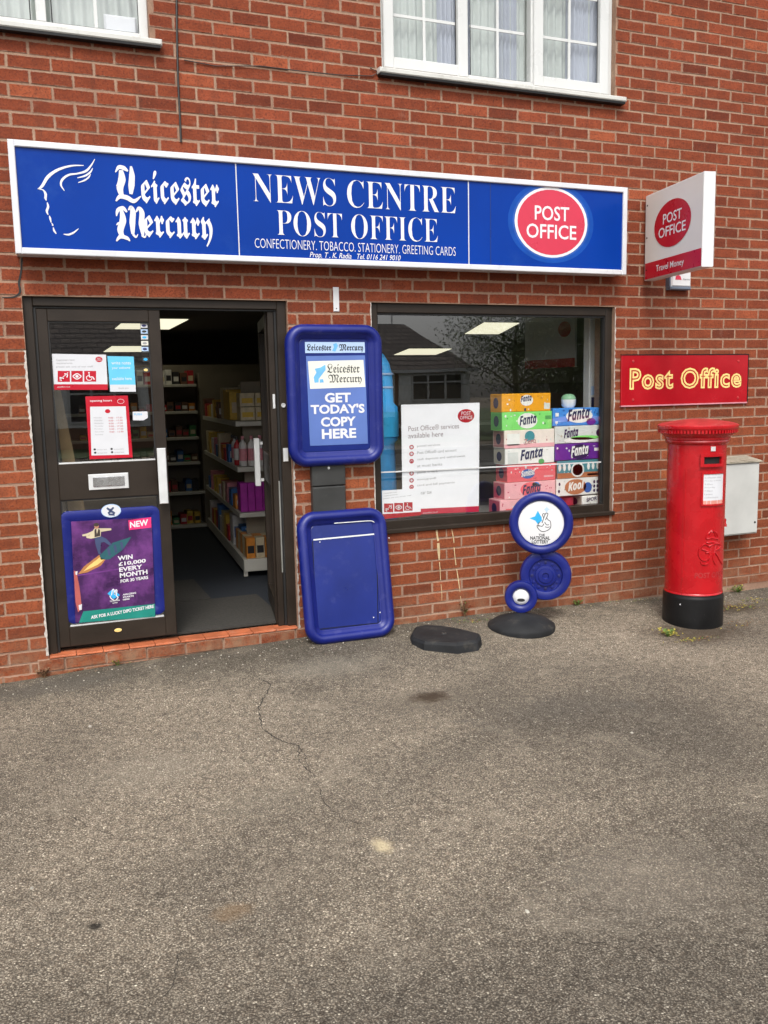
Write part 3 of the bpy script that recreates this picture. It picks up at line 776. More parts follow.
litter(470, 628, 110, (.12, .035), .014, (1, 2, 3)); litter(575, 612, 50, (.2, .02), .013, (1, 2, 3)); litter(100, 669, 120, (.3, .02), .012, (1, 1, 4)); litter(735, 625, 30, (.12, .06), .014, (0, 0, 1)); litter(640, 603, 80, (.15, .02), .013, (1, 1, 3))
mb.build('leaf_litter', kind='stuff', label='dead leaves lying in the dirt along the wall foot and around the postbox', cat='leaves')
def weed(px, py, h, n, spread, label, mts, Yw=None, up=.9):
    q = atZ(px, py, .04) if Yw is None else at(px, py, Yw)
    z = gz(q.x, q.y); r_ = empty('weed', (q.x, q.y, z), label, 'weed')
    sb = MB(); lb = MB()
    for i in range(n):
        a_ = random.uniform(0, 2*pi); t = random.uniform(.1, 1)*spread; hh = h*random.uniform(.5, 1)
        tip = Vector((q.x+cos(a_)*t, min(q.y+sin(a_)*t*.6, -.012), z+hh)); p0_ = Vector((q.x+random.uniform(-.008, .008), q.y, z))
        mid = p0_.lerp(tip, .5)+Vector((0, 0, hh*.12)); sb.tube([p0_, mid, tip], [.0016, .0012, .0007], mts[-1], 4)
        for k in range(6):
            pp = p0_.lerp(tip, random.uniform(.25, 1)); leaf(lb, pp, random.uniform(.010, .024), random.uniform(0, 6.28), random.uniform(-.3, .9), random.choice(mts))
    sb.build('stem', r_); lb.build('foliage', r_)
weed(465, 617, .13, 12, .055, 'small brownish weed growing up the brick foot behind the black base', [M_leafb, M_leafg, M_leafb], -.02)
weed(738, 597, .06, 22, .13, 'bright green low weed at the wall foot under the grey cabinet', [M_leafg, M_leafy, M_leafg], -.03)
weed(44, 675, .055, 14, .06, 'brown withered weed at the wall foot left of the door', [M_leafb, M_leafb, M_leafb], -.03)
weed(118, 665, .045, 5, .05, 'yellowish weed at the foot of the doorstep', [M_leafy, M_leafb, M_leafg], -.03)
weed(578, 606, .05, 12, .07, 'tiny green weed at the wall foot right of the lottery sign', [M_leafg, M_leafb, M_leafg], -.03)
weed(668, 632, .045, 16, .04, 'yellow green weed at the left foot of the postbox', [M_leafy, M_leafg, M_leafg])

# ================================================================== FASCIA SIGN
SY = -.14
def S_(px, py): return XZ(px, py, SY)
fs_ = empty('shop_sign', (1.85, 0, 2.415), 'long blue fascia sign with white frame above the door and window', 'sign')
x0, x1, z0, z1 = -.137, 3.825, 2.417, 3.006
F = WP(SY)
mb = MB(); mb.box(x0+.006, x1-.006, SY+.012, -.001, z0+.006, z1-.006, M_trim); mb.build('case', fs_)
mb = MB(); t = .034
for bx in ((x0, x0+t, z0, z1), (x1-t, x1, z0, z1), (x0+t, x1-t, z0, z0+t), (x0+t, x1-t, z1-t, z1)): mb.fbox(F, *bx, -.02, .008, M_trim, .004)
mb.build('trim', fs_)
js = [x0+t, 1.083, 2.595, 2.755, x1-t]
for i in range(4):
    mb = MB(); rect(mb, F, js[i], js[i+1], z0+t, z1-t, -.006, M_blue); mb.build('panel', fs_)
for ja, jb, jm in ((1.080, 1.086, M_trim), (2.591, 2.598, M_trim), (2.753, 2.757, M_blue2)):
    mb = MB(); rect(mb, F, ja, jb, z0+t, z1-t, -.0045, jm); mb.build('panel_joint', fs_)
def bb(f, x0, y0, x1, y1):
    """metric box on the plane from pixel corners (left edge, right edge, measured at mid height; top and bottom at the left)"""
    ym = (y0+y1)/2; xl = f(x0, ym)[0]; xr = f(x1, ym)[0]; return xl, xr
D_ = -.0044
def sign_text(body, l, r_, zb, zt, off=0, name='lettering', mt=M_text, **k):
    mb = MB(); txt(mb, F, body, l, r_, zb, zt, mt, D_, off, **k); return mb.build(name, fs_)
L0, L1 = S_(117, 180)[0], S_(219, 190)[0]
sign_text('𝖊𝖎𝖈𝖊𝖘𝖙𝖊𝖗', S_(141, 185)[0], L1, S_(117, 202)[1]+.002, S_(117, 173)[1]+.028, .006)
sign_text('𝖊𝖗𝖈𝖚𝖗𝖞', S_(144, 230)[0], S_(213, 235)[0], S_(213, 247)[1], S_(144, 213.5)[1], .006)
sign_text('𝐍𝐄𝐖𝐒 𝐂𝐄𝐍𝐓𝐑𝐄', S_(253, 190)[0], S_(456, 198)[0], S_(254, 201.5)[1], S_(254, 172.5)[1], -.014)
sign_text('𝐏𝐎𝐒𝐓 𝐎𝐅𝐅𝐈𝐂𝐄', S_(277, 222)[0], S_(438, 229)[0], S_(278, 235)[1], S_(278, 209.5)[1], -.014)
sign_text('CONFECTIONERY. TOBACCO. STATIONERY. GREETING CARDS', S_(255, 243)[0], S_(456, 253)[0], S_(255, 247.5)[1], S_(255, 238)[1], -.012)
sign_text('Prop. T . K. Radia   Tel. 0116 241 9010', S_(310, 258)[0], S_(401, 261)[0], S_(310, 261.5)[1]+.016, S_(310, 254)[1]+.014, .004, italic=.3)
mb = MB()
def zo(x, y): return S_(x/2, y/2)
def bs(pts, ws, k=0): stroke(mb, F, [zo(*p) for p in pts], ws, D_+k*.0003, M_text)
# black letter capitals drawn stroke by stroke
bs([(231, 344), (238, 334), (248, 336), (256, 342)], [.004, .020, .024, .008])
bs([(242, 340), (244, 358), (240, 376), (244, 392)], [.020, .040, .036, .020], 1)
bs([(262, 332), (264, 350), (263, 370), (262, 388)], [.010, .030, .034, .016], 2)
bs([(232, 402), (240, 393), (254, 395), (268, 402), (282, 392)], [.006, .022, .026, .022, .004], 4)
bs([(233, 372), (238, 368), (246, 372)], [.004, .014, .004], 5)
bs([(233, 432), (236, 420), (246, 416), (254, 424)], [.004, .020, .022, .008])
bs([(243, 420), (246, 440), (241, 460), (246, 474)], [.016, .036, .034, .018], 1)
bs([(257, 420), (262, 414), (266, 424), (265, 445), (266, 468)], [.006, .018, .030, .032, .016], 2)
bs([(272, 424), (278, 416), (284, 426), (283, 448), (286, 470)], [.006, .018, .028, .030, .014], 3)
bs([(233, 482), (241, 473), (254, 476), (260, 482)], [.006, .022, .020, .004], 4)
bs([(233, 450), (238, 446), (246, 450)], [.004, .012, .004], 5)
bs([(266, 468), (272, 474), (276, 468)], [.014, .010, .003], 6); bs([(284, 470), (290, 474), (293, 466)], [.014, .010, .003], 6)
mb.build('black_letter_capitals', fs_)
mb = MB()
def zl(x, y): return S_(x*.4297, 130+y*.4297)
W1 = .012
stroke(mb, F, [zl(*p) for p in [(88, 137), (98, 130), (112, 108), (135, 92), (165, 83), (195, 82)]], [.004, .014, .016, .013, .009, .003], D_, M_text)
stroke(mb, F, [zl(*p) for p in [(88, 137), (100, 139), (106, 148), (106, 158), (108, 164)]], [.003, .006, .013, .012, .003], D_, M_text)
stroke(mb, F, [zl(*p) for p in [(110, 168), (112, 178), (109, 188), (112, 197)]], [.004, .012, .012, .004], D_, M_text)
stroke(mb, F, [zl(*p) for p in [(115, 199), (117, 206), (119, 215)]], [.004, .010, .004], D_, M_text)
stroke(mb, F, [zl(*p) for p in [(120, 216), (123, 221), (121, 222)]], [.004, .007, .003], D_, M_text)
stroke(mb, F, [zl(*p) for p in [(124, 226), (126, 234), (131, 241)]], [.004, .010, .004], D_, M_text)
stroke(mb, F, [zl(*p) for p in [(148, 242), (160, 243), (172, 238), (183, 229)]], [.003, .010, .009, .003], D_, M_text)
stroke(mb, F, [zl(*p) for p in [(150, 141), (142, 128), (145, 115), (160, 104), (180, 101), (200, 95), (212, 82), (221, 67)]], [.003, .009, .012, .010, .008, .012, .008, .002], D_, M_text)
stroke(mb, F, [zl(*p) for p in [(180, 111), (198, 106), (210, 98), (216, 88)]], [.003, .009, .009, .002], D_-.0002, M_text)
stroke(mb, F, [zl(*p) for p in [(182, 122), (196, 117), (206, 110), (211, 102)]], [.003, .008, .008, .002], D_-.0004, M_text)
mb.build('winged_head_emblem', fs_)
def roundel(mb, F, cx, cy, rx, ry, d, ring=.10, red=M_pink, white=M_text, bold=.012):
    if ring: ell(mb, F, cx, cy, rx*(1+ring), ry*(1+ring), d, white)
    ell(mb, F, cx, cy, rx, ry, d+.0008, red)
    txt(mb, F, 'POST', cx-rx*.50, cx+rx*.52, cy+ry*.06, cy+ry*.50, white, d+.0016, bold)
    txt(mb, F, 'OFFICE', cx-rx*.74, cx+rx*.74, cy-ry*.50, cy-ry*.06, white, d+.0016, bold)
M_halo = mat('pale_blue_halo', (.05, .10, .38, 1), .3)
mb = MB(); cx, cz = S_(552, 222.5); ell(mb, F, cx, cz, .335, .265, -.0054, mat('painted_glow_outer', (.008, .065, .34, 1), .2, spec=.12)); ell(mb, F, cx, cz, .30, .24, -.0050, mat('painted_glow_inner', (.03, .10, .38, 1), .2, spec=.12)); mb.build('painted_glow', fs_); mb = MB(); ry = (S_(552, 187.5)[1]-S_(552, 258.5)[1])/2; rx = (S_(588, 226)[0]-S_(515.5, 222)[0])/2  # paler ellipses paint a backlit glow round the roundel
roundel(mb, F, cx, cz, rx*.93, ry*.92, D_, .08)
mb.build('roundel', fs_)

# ================================================================== PROJECTING SIGN
pd = ray(182, 399); pd.z = 0; pd.normalize(); pdir = -pd            # the sign has swung a little on its bracket
yb = -.03
o0 = at(645, 240, yb); PO = Vector((o0.x, yb, 0))
pn = Vector((pdir.y, -pdir.x, 0))                # normal of the face that looks left
if pn.x > 0: pn = -pn
def onface(px, py):
    d = ray(px, py); t_ = (PO-CAM).dot(pn)/d.dot(pn); p = CAM+d*t_-PO; return (p.dot(pdir), p.z)
Ld = (onface(703, 171)[0]+onface(703, 266)[0])/2
ZT = (onface(645, 197)[1]+onface(703, 171.2)[1])/2; ZB = (onface(645, 281)[1]+onface(703, 266)[1])/2; Hh = ZT-ZB
TK = .085
ps = empty('hanging_sign', (PO.x+.05, yb, ZB), 'white double sided sign projecting from the wall with red roundel and travel money strip', 'sign')
FL = Fr(PO, pdir, (0, 0, 1), pn)
mb = MB(); mb.fbox(FL, 0, Ld, ZB, ZT, -TK, 0, M_white, .004); mb.build('case', ps)
FR = Fr(PO-pn*TK+pdir*Ld, -pdir, (0, 0, 1), -pn)
def sign_side(F, a, b):
    mb = MB(); rect(mb, F, a, b, ZB+.006, ZT-.004, .0015, M_offwhite); fp = mb.build('face_panel', ps)
    mb = MB(); rect(mb, F, a, b, ZB+.006, ZB+Hh*.20, .0028, M_red); txt(mb, F, 'Travel Money', Ld*.23, Ld*.72, ZB+Hh*.050, ZB+Hh*.145, M_text, .0042, .008); mb.build('red_strip', fp)
    mb = MB(); roundel(mb, F, Ld*.50, ZB+Hh*.575, Ld*.318, Hh*.262, .0028, 0, M_red, M_text, .01); mb.build('roundel', fp)
sign_side(FL, .012, Ld-.004); sign_side(FR, .004, Ld-.012)
for zz in (.145, .855):
    mb = MB(); mb.box(PO.x+.03, PO.x+.06, yb-.02, 0, ZB+Hh*zz-.02, ZB+Hh*zz+.02, M_alu); mb.build('bracket', ps)
for zz in (.12, .5, .88):
    mb = MB(); mb.disc(FL, .03, ZB+Hh*zz, [(.006, .001), (.006, .004)], M_black, 10); mb.build('screw', ps)

# small sensor box on the wall
A0 = XZ(670.5, 266, -.05); A1 = XZ(690.5, 290, -.05)
al = empty('alarm_box', (A0[0]+.08, 0, A1[1]), 'small white alarm box with grey base below the projecting sign', 'alarm box')
F = WP(0)
M_gblue = mat('grey_blue_plastic', (.12, .15, .20, 1), .4)
mb = MB(); mb.fbox(F, A0[0]+.01, A1[0], A1[1]+.022, A0[1]+.04, .0, .055, M_white, .008); mb.build('cover', al)
mb = MB(); mb.fbox(F, A0[0], A1[0]+.002, A1[1], A1[1]+.0215, .0, .058, M_gblue, .006); mb.fbox(F, A0[0], A0[0]+.009, A1[1]+.022, A0[1]+.04, 0, .045, M_gblue); mb.build('base', al)
mb = MB(); mw = A1[0]-A0[0]-.01; m0 = A0[0]+.01
mb.prism(F, [(m0+mw*.18, A1[1]+.07), (m0+mw*.5, A1[1]+.07), (m0+mw*.45, A1[1]+.095), (m0+mw*.33, A1[1]+.105), (m0+mw*.2, A1[1]+.095)], .0552, .0562, M_pink)
txt(mb, F, 'Alarms', m0+mw*.55, m0+mw*.92, A1[1]+.068, A1[1]+.083, M_grey, .0565, .01); mb.build('lettering', al)

# ================================================================== ENAMEL SIGN
F = WP(-.012)
q0 = XZ(621.3, 354.8, -.012); q1 = XZ(746.5, 402.3, -.012)
px0, px1, pz0, pz1 = q0[0], q1[0], q1[1]-.002, q0[1]
es = empty('post_office_sign', ((px0+px1)/2, 0, pz0), 'red enamel plate on the brick with outlined cream letters above the postbox', 'sign')
mb = MB(); mb.fbox(F, px0, px1, pz0, pz1, -.012, .006, M_enamel, .003); mb.build('plate', es)
mb = MB()
for bx in ((px0, px1, pz0-.004, pz0+.006), (px0, px1, pz1-.005, pz1+.002)): mb.fbox(F, *bx, -.012, .008, mat('worn_pink_edge', (.55, .22, .26, 1), .5) if bx[2] < 1.6 else M_black)
mb.fbox(F, px1-.004, px1+.004, pz0, pz1, -.012, .0075, M_black); mb.build('edging_and_shade', es)  # black strip at the right edge stands in for the plate's thin shadow
w_ = px1-px0; h_ = pz1-pz0
def zp(x, y): return XZ(608+x*.20833, 320+y*.20833, -.012)
mb = MB()
pl, pr_, pb, pt = zp(101, 300)[0], zp(310, 300)[0], zp(101, 336)[1], zp(101, 232)[1]
ol, or_ = zp(346, 280)[0], zp(638, 280)[0]; ob, ot = zp(400, 330)[1], zp(400, 229)[1]
SPC[0] = 1.14; txt(mb, F, 'Post', pl, pr_, pb, pt, M_gold, .0072, .044); txt(mb, F, 'Office', ol, or_, ob, ot, M_gold, .0072, .044)
mb.build('lettering', es)
# narrow red line that runs inside every stroke
def inline(body, l, r_, b_, t_):
    vs1, _ = text_geo(body, .044); vs2, fs2 = text_geo(body, -.022)
    x0_, x1_, y0_, y1_ = min(v[0] for v in vs1), max(v[0] for v in vs1), min(v[1] for v in vs1), max(v[1] for v in vs1)
    sx = (r_-l)/(x1_-x0_); sy = (t_-b_)/(y1_-y0_)
    mb.add([F(l+(x-x0_)*sx, b_+(y-y0_)*sy, .0080) for x, y in vs2], fs2, M_enamel)
mb = MB(); inline('Post', pl, pr_, pb, pt); inline('Office', ol, or_, ob, ot); mb.build('inline', es); SPC[0] = 1.0
for (x, y) in ((118, 198), (623, 197), (117, 383), (620, 372)):
    mb = MB(); p = zp(x, y); mb.disc(F, p[0], p[1], [(.010, .006), (.009, .010), (.003, .011)], M_pbold, 12); mb.build('screw', es)

# ================================================================== POSTBOX
PC = Vector((4.056, -.635, 0.0)); 
def zat(px, py):      # height of a point on the postbox silhouette plane through its axis
    d = ray(px, py); k = ((PC-CAM).dot(CF))/d.dot(CF); return (CAM+d*k).z
print('pb z', [round(zat(695, y), 3) for y in (418, 428, 437, 445, 455, 588, 592, 622)])
pb = empty('postbox', PC, 'red cast iron pillar postbox with black base standing by the wall', 'postbox')
rB = .191
ztop = zat(695, 418)
zc0 = zat(656, 429)
zr = zat(664, 589)      # top of black base at the silhouette
c = (PC.x, PC.y, 0)
mb = MB(); mb.lathe(c, [(.201, -.05), (.200, zr-.035), (.199, zr-.02), (.196, zr-.016), (.196, zr-.003)], M_black, 72); mb.build('base', pb, smooth=40)
body_top = zc0-.06
mb = MB(); mb.lathe(c, [(.195, zr-.003), (.194, zr+.004), (rB, zr+.008), (rB, body_top-.035), (.200, body_top-.03), (.208, body_top-.015), (.205, body_top-.006), (.212, body_top), (.212, body_top+.012), (.222, body_top+.020)], M_pbred, 96); mb.build('body', pb, smooth=35)
capr = .262
mb = MB(); zc = body_top+.02
mb.lathe(c, [(.222, zc), (.232, zc+.010), (.240, zc+.020), (.256, zc+.045), (.260, zc+.050), (capr, zc+.056), (capr, zc+.070), (.258, zc+.074)], M_pbred, 96, cap1=False)
zt_ = zc+.078; hcap = ztop-zt_
mb.lathe(c, [(.258, zt_-.004), (.244, zt_+.004)]+[(.244*(1-k/8)**.92+.004, zt_+.004+hcap*(1-(1-k/8)**1.5)) for k in range(1, 9)], M_pbold, 96, cap0=False)
capo = mb.build('cap', pb, smooth=35)
mb = MB()        # dentil moulding under the cap
for k in range(72):
    t0 = 2*pi*k/72; tt = 2*pi*(k+.55)/72; r0, r1 = .243, .257; zz0, zz1 = zc+.022, zc+.044
    vv = [(c[0]+r_*cos(a_), c[1]+r_*sin(a_), z_) for z_ in (zz0, zz1) for r_ in (r0, r1) for a_ in (t0, tt)]
    mb.add(vv, [(0, 1, 3, 2), (4, 6, 7, 5), (2, 3, 7, 6), (0, 2, 6, 4), (1, 5, 7, 3)], M_pbred)
mb.build('dentil_moulding', capo)
def CY(a, b, d=0.0, r0=rB):     # cylinder frame: a = arc length from the street-facing front, positive to the right
    t_ = a/r0; rr = r0+d; return Vector((PC.x+rr*sin(t_), PC.y-rr*cos(t_), b))
def cyrect(mb, a0, a1, b0, b1, d0, d1, mt, n=8):
    vv = []; fs3 = []
    for i in range(n+1):
        a_ = a0+(a1-a0)*i/n
        for (b_, d_) in ((b0, d0), (b0, d1), (b1, d1), (b1, d0)): vv.append(CY(a_, b_, d_))
    for i in range(n):
        for k in range(3): o_ = i*4+k; fs3.append((o_, o_+4, o_+5, o_+1))
    fs3.append((0, 1, 2, 3)); fs3.append(tuple(4*n+k for k in (3, 2, 1, 0)))
    mb.add(vv, fs3, mt)
# door outline, slot hood, notice
zs0, zs1 = zat(705, 481), zat(705, 453)
def afac(px, py):   # arc position of a pixel on the cylinder
    d = ray(px, py); o = CAM-PC; dx, dy = d.x, d.y
    A = dx*dx+dy*dy; B = 2*(o.x*dx+o.y*dy); Cc = o.x**2+o.y**2-rB**2; disc = max(0, B*B-4*A*Cc)
    t_ = (-B-math.sqrt(disc))/(2*A); p = CAM+d*t_
    return (math.atan2(p.x-PC.x, -(p.y-PC.y))*rB, p.z)
print('slot', afac(697, 455), afac(725, 467), afac(704, 473), afac(721, 505), afac(700, 460), afac(705, 560), afac(664.5, 500))
s0 = afac(698, 458); s1 = afac(724.5, 466)
mb = MB(); am = afac(712.5, 460)[0]; aL, aR = am-.082, am+.078
zS = afac(712, 460)[1]
cyrect(mb, aL, aR, zS+.022, zS+.040, 0, .020, M_pbred); cyrect(mb, aL, aR, zS-.045, zS-.025, 0, .020, M_pbred)
cyrect(mb, aL, aL+.022, zS-.0249, zS+.0219, 0, .019, M_pbred); cyrect(mb, aR-.022, aR, zS-.0249, zS+.0219, 0, .019, M_pbred)
slot = mb.build('letter_slot', pb)
mb = MB(); cyrect(mb, aL+.022, aR-.022, zS-.025, zS+.022, 0, .002, mat('slot_dark', (.004, .003, .003, 1), .8)); mb.build('opening', slot)
mb = MB(); q = afac(713, 449); cyrect(mb, q[0]-.016, q[0]+.016, q[1]-.014, q[1]+.016, 0, .006, M_alu, 3); mb.build('tab_holder', pb)
n0 = afac(703.5, 473); n1 = afac(721.5, 505)
na0, na1, nz1, nz0 = n0[0], n1[0], afac(712, 474)[1], afac(712, 504)[1]
mb = MB()
cyrect(mb, na0-.012, na1+.012, nz1, nz1+.012, 0, .010, M_pbred, 6); cyrect(mb, na0-.012, na1+.012, nz0-.012, nz0, 0, .010, M_pbred, 6)
cyrect(mb, na0-.012, na0, nz0, nz1, 0, .0095, M_pbred, 2); cyrect(mb, na1, na1+.012, nz0, nz1, 0, .0095, M_pbred, 2)
nf = mb.build('notice_frame', pb)
mb = MB(); cyrect(mb, na0, na1, nz0, nz1, 0, .005, M_paper, 6); np_ = mb.build('collection_notice', pb)
mb = MB(); FN = lambda a, b, d=0: CY(a, b, d+.0055)
for i, s_ in enumerate(['Collection times', 'Monday to Friday', '9.00am', 'Saturday', '7.00am', 'Latest', 'collections']):
    zz = nz1-.02-i*.022; txt(mb, FN, s_, na0+.008, na0+.008+(na1-na0)*min(.8, .06*len(s_)), zz-.008, zz+.002, M_grey, 0, 0)
cyrect(mb, na0, na1, nz0, nz0+.024, .0052, .0058, mat('pale_red_band', (.62, .25, .2, 1), .5), 4)
mb.build('print', np_)
mb = MB()   # door edge, hinge lugs
for a_ in (afac(683, 540)[0],): cyrect(mb, a_, a_+.006, .24, zS-.06, 0, .004, M_pbred, 1)
mb.build('door_edge', pb)
mb = MB(); cyrect(mb, .165, .225, .685, .700, 0, .014, M_pbold, 4); cyrect(mb, .19, .225, .70, .735, 0, .012, M_pbred, 3); mb.build('lock', pb)
# raised royal cipher: crown and script letters, and a worn line of lettering
mb = MB(); FC = lambda a, b, d=0: CY(a, b, d)
def rel(pts, w_, d=.005):
    n_ = len(pts)
    for p, q in zip(pts, pts[1:]): pass
    P = []
    for i in range(n_-1):
        p0_, p1_, p2_, p3_ = pts[max(i-1, 0)], pts[i], pts[i+1], pts[min(i+2, n_-1)]
        for k in range(5):
            t_ = k/5; P.append(tuple(.5*((2*p1_[j])+(-p0_[j]+p2_[j])*t_+(2*p0_[j]-5*p1_[j]+4*p2_[j]-p3_[j])*t_*t_+(-p0_[j]+3*p1_[j]-3*p2_[j]+p3_[j])*t_**3) for j in (0, 1)))
    P.append(pts[-1])
    mb.tube([CY(a_, b_, .0005) for a_, b_ in P], w_/2, M_pbred, 6)
def zc_(x, y): return afac(630+x*.1797, 480+y*.1797)
for pts in ([(425, 325), (430, 305), (445, 290), (462, 278), (478, 292), (487, 308), (487, 325)], [(425, 328), (455, 322), (488, 328)], [(440, 318), (450, 300), (462, 282), (472, 300), (478, 318)],
            [(462, 275), (462, 268)], [(425, 350), (455, 345), (485, 350)],
            [(440, 370), (415, 358), (390, 378), (382, 410), (395, 440), (420, 448), (440, 430), (440, 405), (420, 405)],
            [(440, 370), (470, 355), (500, 358), (495, 380), (470, 395), (485, 420), (500, 450), (512, 468)],
            [(455, 365), (448, 400), (440, 450), (425, 470), (400, 468), (395, 455)], [(478, 362), (470, 400), (462, 440), (475, 470)], [(400, 385), (430, 395), (455, 410), (440, 425)]):
    rel([zc_(*p) for p in pts], .0125)
mb.build('royal_cipher', pb, smooth=60)
mb = MB(); l0 = zc_(360, 530); l1 = zc_(515, 530)
txt(mb, FC, 'POST OFFICE', l0[0], l1[0], zc_(440, 545)[1], zc_(440, 515)[1], M_pbold, .0015, .02); mb.build('lettering', pb)
mb = MB(); q = afac(681, 604); mb.disc(Fr(CY(q[0], q[1], .014), (1, 0, 0), (0, 0, 1), (-.5, -.86, 0)), 0, 0, [(.005, 0), (.004, .003)], M_white, 10); mb.build('paint_spot', pb)

# ================================================================== GREY CABINET
b0 = XZ(727, 463, -.16); b1 = XZ(759, 533, -.16)
cx0, cx1 = b1[0]-.37, b1[0]-.015; cz0, cz1 = b1[1], XZ(759, 462, -.16)[1]
cab = empty('meter_cabinet', ((cx0+cx1)/2, 0, cz0), 'pale grey wall cabinet with stained lid behind the postbox', 'cabinet')
M_gal = mat('galvanised_grey', (.46, .465, .445, 1), .5, .10, 5, dirt=((.28, .25, .19, 1), 5, .58, .45))
mb = MB(); mb.box(cx0, cx1, -.155, 0, cz0, cz1, M_gal, .004); mb.build('box', cab)
mb = MB(); mb.box(cx0+.006, cx1-.008, -.163, -.156, cz0+.01, cz1-.006, M_gal, .003); dd = mb.build('door', cab)
mb = MB(); mb.disc(WP(-.163), cx1-.035, cz0+.09, [(.008, 0), (.008, .003)], M_black, 12); mb.build('lock', dd)
mb = MB(); mb.add([(cx0-.01, -.175, cz1+.001), (cx1+.01, -.175, cz1+.001), (cx1+.01, 0, cz1+.030), (cx0-.01, 0, cz1+.030), (cx0-.01, -.175, cz1+.012), (cx1+.01, -.175, cz1+.012), (cx1+.01, 0, cz1+.043), (cx0-.01, 0, cz1+.043)],
       [(3, 2, 1, 0), (4, 5, 6, 7), (0, 1, 5, 4), (1, 2, 6, 5), (3, 0, 4, 7)], mat('stained_lid', (.30, .27, .21, 1), .8, .3, 14, .3, 70, dirt=((.10, .08, .05, 1), 12, .5, .7))); mb.build('lid', cab)

# ================================================================== NEWSPAPER BOARDS (two blue moulded trays)
def tray_F(p_bl, tiltY):
    """frame for a tray: bottom-left point, lean given as outward offset of the foot"""
    return p_bl
def make_tray(F, w, h, name, label, base):
    t = empty(name, base, label, 'notice board')
    mb = MB()
    mb.rrect(F, 0, w, 0, h, .115, [(.0, 0), (-.004, .012), (0, .035), (.012, .052), (.030, .060), (.046, .056), (.056, .046), (.062, .036), (.072, .034), (.080, .022), (.088, .018)], M_tray, 10, cap1=False)
    mb.build('rim', t, smooth=60)
    mb = MB(); mb.rrect(F, .087, w-.087, .087, h-.087, .030, [(0, .0155), (.004, .0175), (.006, .0175)], M_trayin, 6); mb.build('panel', t)
    return t
Tw, Th = .612, .838
u0 = XZ(334, 465.5, -.09); u1 = XZ(334, 324.5, -.09); ul = XZ(288.8, 395, -.09); ur = XZ(384, 395, -.09)
Th = u1[1]-u0[1]; Tw = ur[0]-ul[0]
F = Fr((ul[0], -.035, u0[1]), (1, 0, 0), (0, 0, 1), (0, -1, 0))
tr1 = make_tray(F, Tw, Th, 'newspaper_board', 'upper blue newspaper board with headline poster fixed between door and window', (ul[0]+Tw/2, -.035, u0[1]))
def TB(px, py):
    q = at(px, py, -.035-.0185); return (q.x-ul[0], q.z-u0[1])
def z8(x, y): return TB(270+x*.18545, 290+y*.18555)
M_lt = mat('pale_print_blue', (.42, .56, .78, 1), .4, .03); M_sky = mat('print_sky', (.14, .42, .72, 1), .4); M_cream = mat('cream_paper', (.72, .72, .64, 1), .4, .03)
M_gradb = mat('poster_blue', (.10, .17, .45, 1), .35, .25, 1.5)
mb = MB()
flat(mb, F, [z8(190, 340), z8(512, 338), z8(510, 281), z8(188, 280)], .0190, M_lt)
txt(mb, F, '𝕷𝖊𝖎𝖈𝖊𝖘𝖙𝖊𝖗', z8(198, 310)[0], z8(330, 310)[0], z8(198, 328)[1], z8(198, 291)[1], M_ink, .0198, .012)
txt(mb, F, '𝕸𝖊𝖗𝖈𝖚𝖗𝖞', z8(372, 310)[0], z8(502, 310)[0], z8(372, 336)[1], z8(372, 291)[1], M_ink, .0198, .012)
flat(mb, F, [z8(335, 328), z8(352, 332), z8(366, 300), z8(358, 286), z8(340, 292), z8(345, 308)], .0196, M_sky)
mb.build('header_strip', tr1)
mb = MB()
flat(mb, F, [z8(216, 840), z8(528, 828), z8(512, 352), z8(194, 356)], .0188, M_gradb)
hp = mb.build('headline_poster', tr1)
mb = MB()
flat(mb, F, [z8(216, 533), z8(514, 522), z8(503, 377), z8(204, 384)], .0194, M_cream)
def tt(body, x0, y0, x1, y1, mt, off=0):   # text on the slightly skewed poster
    a_ = z8(x0, y1); b_ = z8(x1, y1); c2_ = z8(x0, y0); tl = (z8(528, 828)[1]-z8(216, 840)[1])/(z8(528, 828)[0]-z8(216, 840)[0])*.6
    txt(mb, F, body, a_[0], b_[0], a_[1], c2_[1], mt, .0203, off, tilt=tl)
tt('𝔏𝔢𝔦𝔠𝔢𝔰𝔱𝔢𝔯', 308, 398, 483, 448, M_ink, .008); tt('𝔐𝔢𝔯𝔠𝔲𝔯𝔶', 316, 455, 495, 510, M_ink, .008)
flat(mb, F, [z8(x, y) for x, y in [(240, 500), (262, 498), (262, 480), (300, 430), (298, 402), (270, 418), (240, 425), (250, 445), (235, 470)]], .0200, M_sky)
flat(mb, F, [z8(x, y) for x, y in [(268, 500), (290, 498), (285, 480), (268, 482)]], .0200, M_sky)
tt('GET', 296, 555, 436, 608, M_text, .035); tt("TODAY'S", 220, 618, 510, 670, M_text, .035); tt('COPY', 275, 686, 463, 738, M_text, .035); tt('HERE', 280, 750, 465, 803, M_text, .035)
mb.build('print', hp)
# lower tray leaning on the wall, empty
l0 = XZ(347, 643.5, -.13); l1 = XZ(344, 511, -.07)
wl = XZ(301, 580, -.11)[0]; wr = XZ(388.8, 575, -.11)[0]
zfoot = gz(1.7, -.24)-.004
lean = Vector((0, .150, l1[1]-zfoot)).normalized()
ht = (Vector((0, -.06, l1[1]))-Vector((0, -.215, zfoot))).length
nrm2 = Vector((0, -lean.z, lean.y))
F = Fr((wl, -.180, zfoot), (1, 0, 0), lean, nrm2)
tr2 = make_tray(F, wr-wl, ht, 'newspaper_board', 'lower blue board without poster leaning on the wall at ground level', ((wl+wr)/2, -.08, zfoot))
def TL(px, py):
    # intersect pixel ray with the tray's panel plane
    o = F(0, 0, .0185); d = ray(px, py); t_ = (o-CAM).dot(nrm2)/d.dot(nrm2); p = CAM+d*t_-o
    return (p.x, p.dot(lean))
def z1_(x, y): return TL(270+x*.1953, 460+y*.1953)
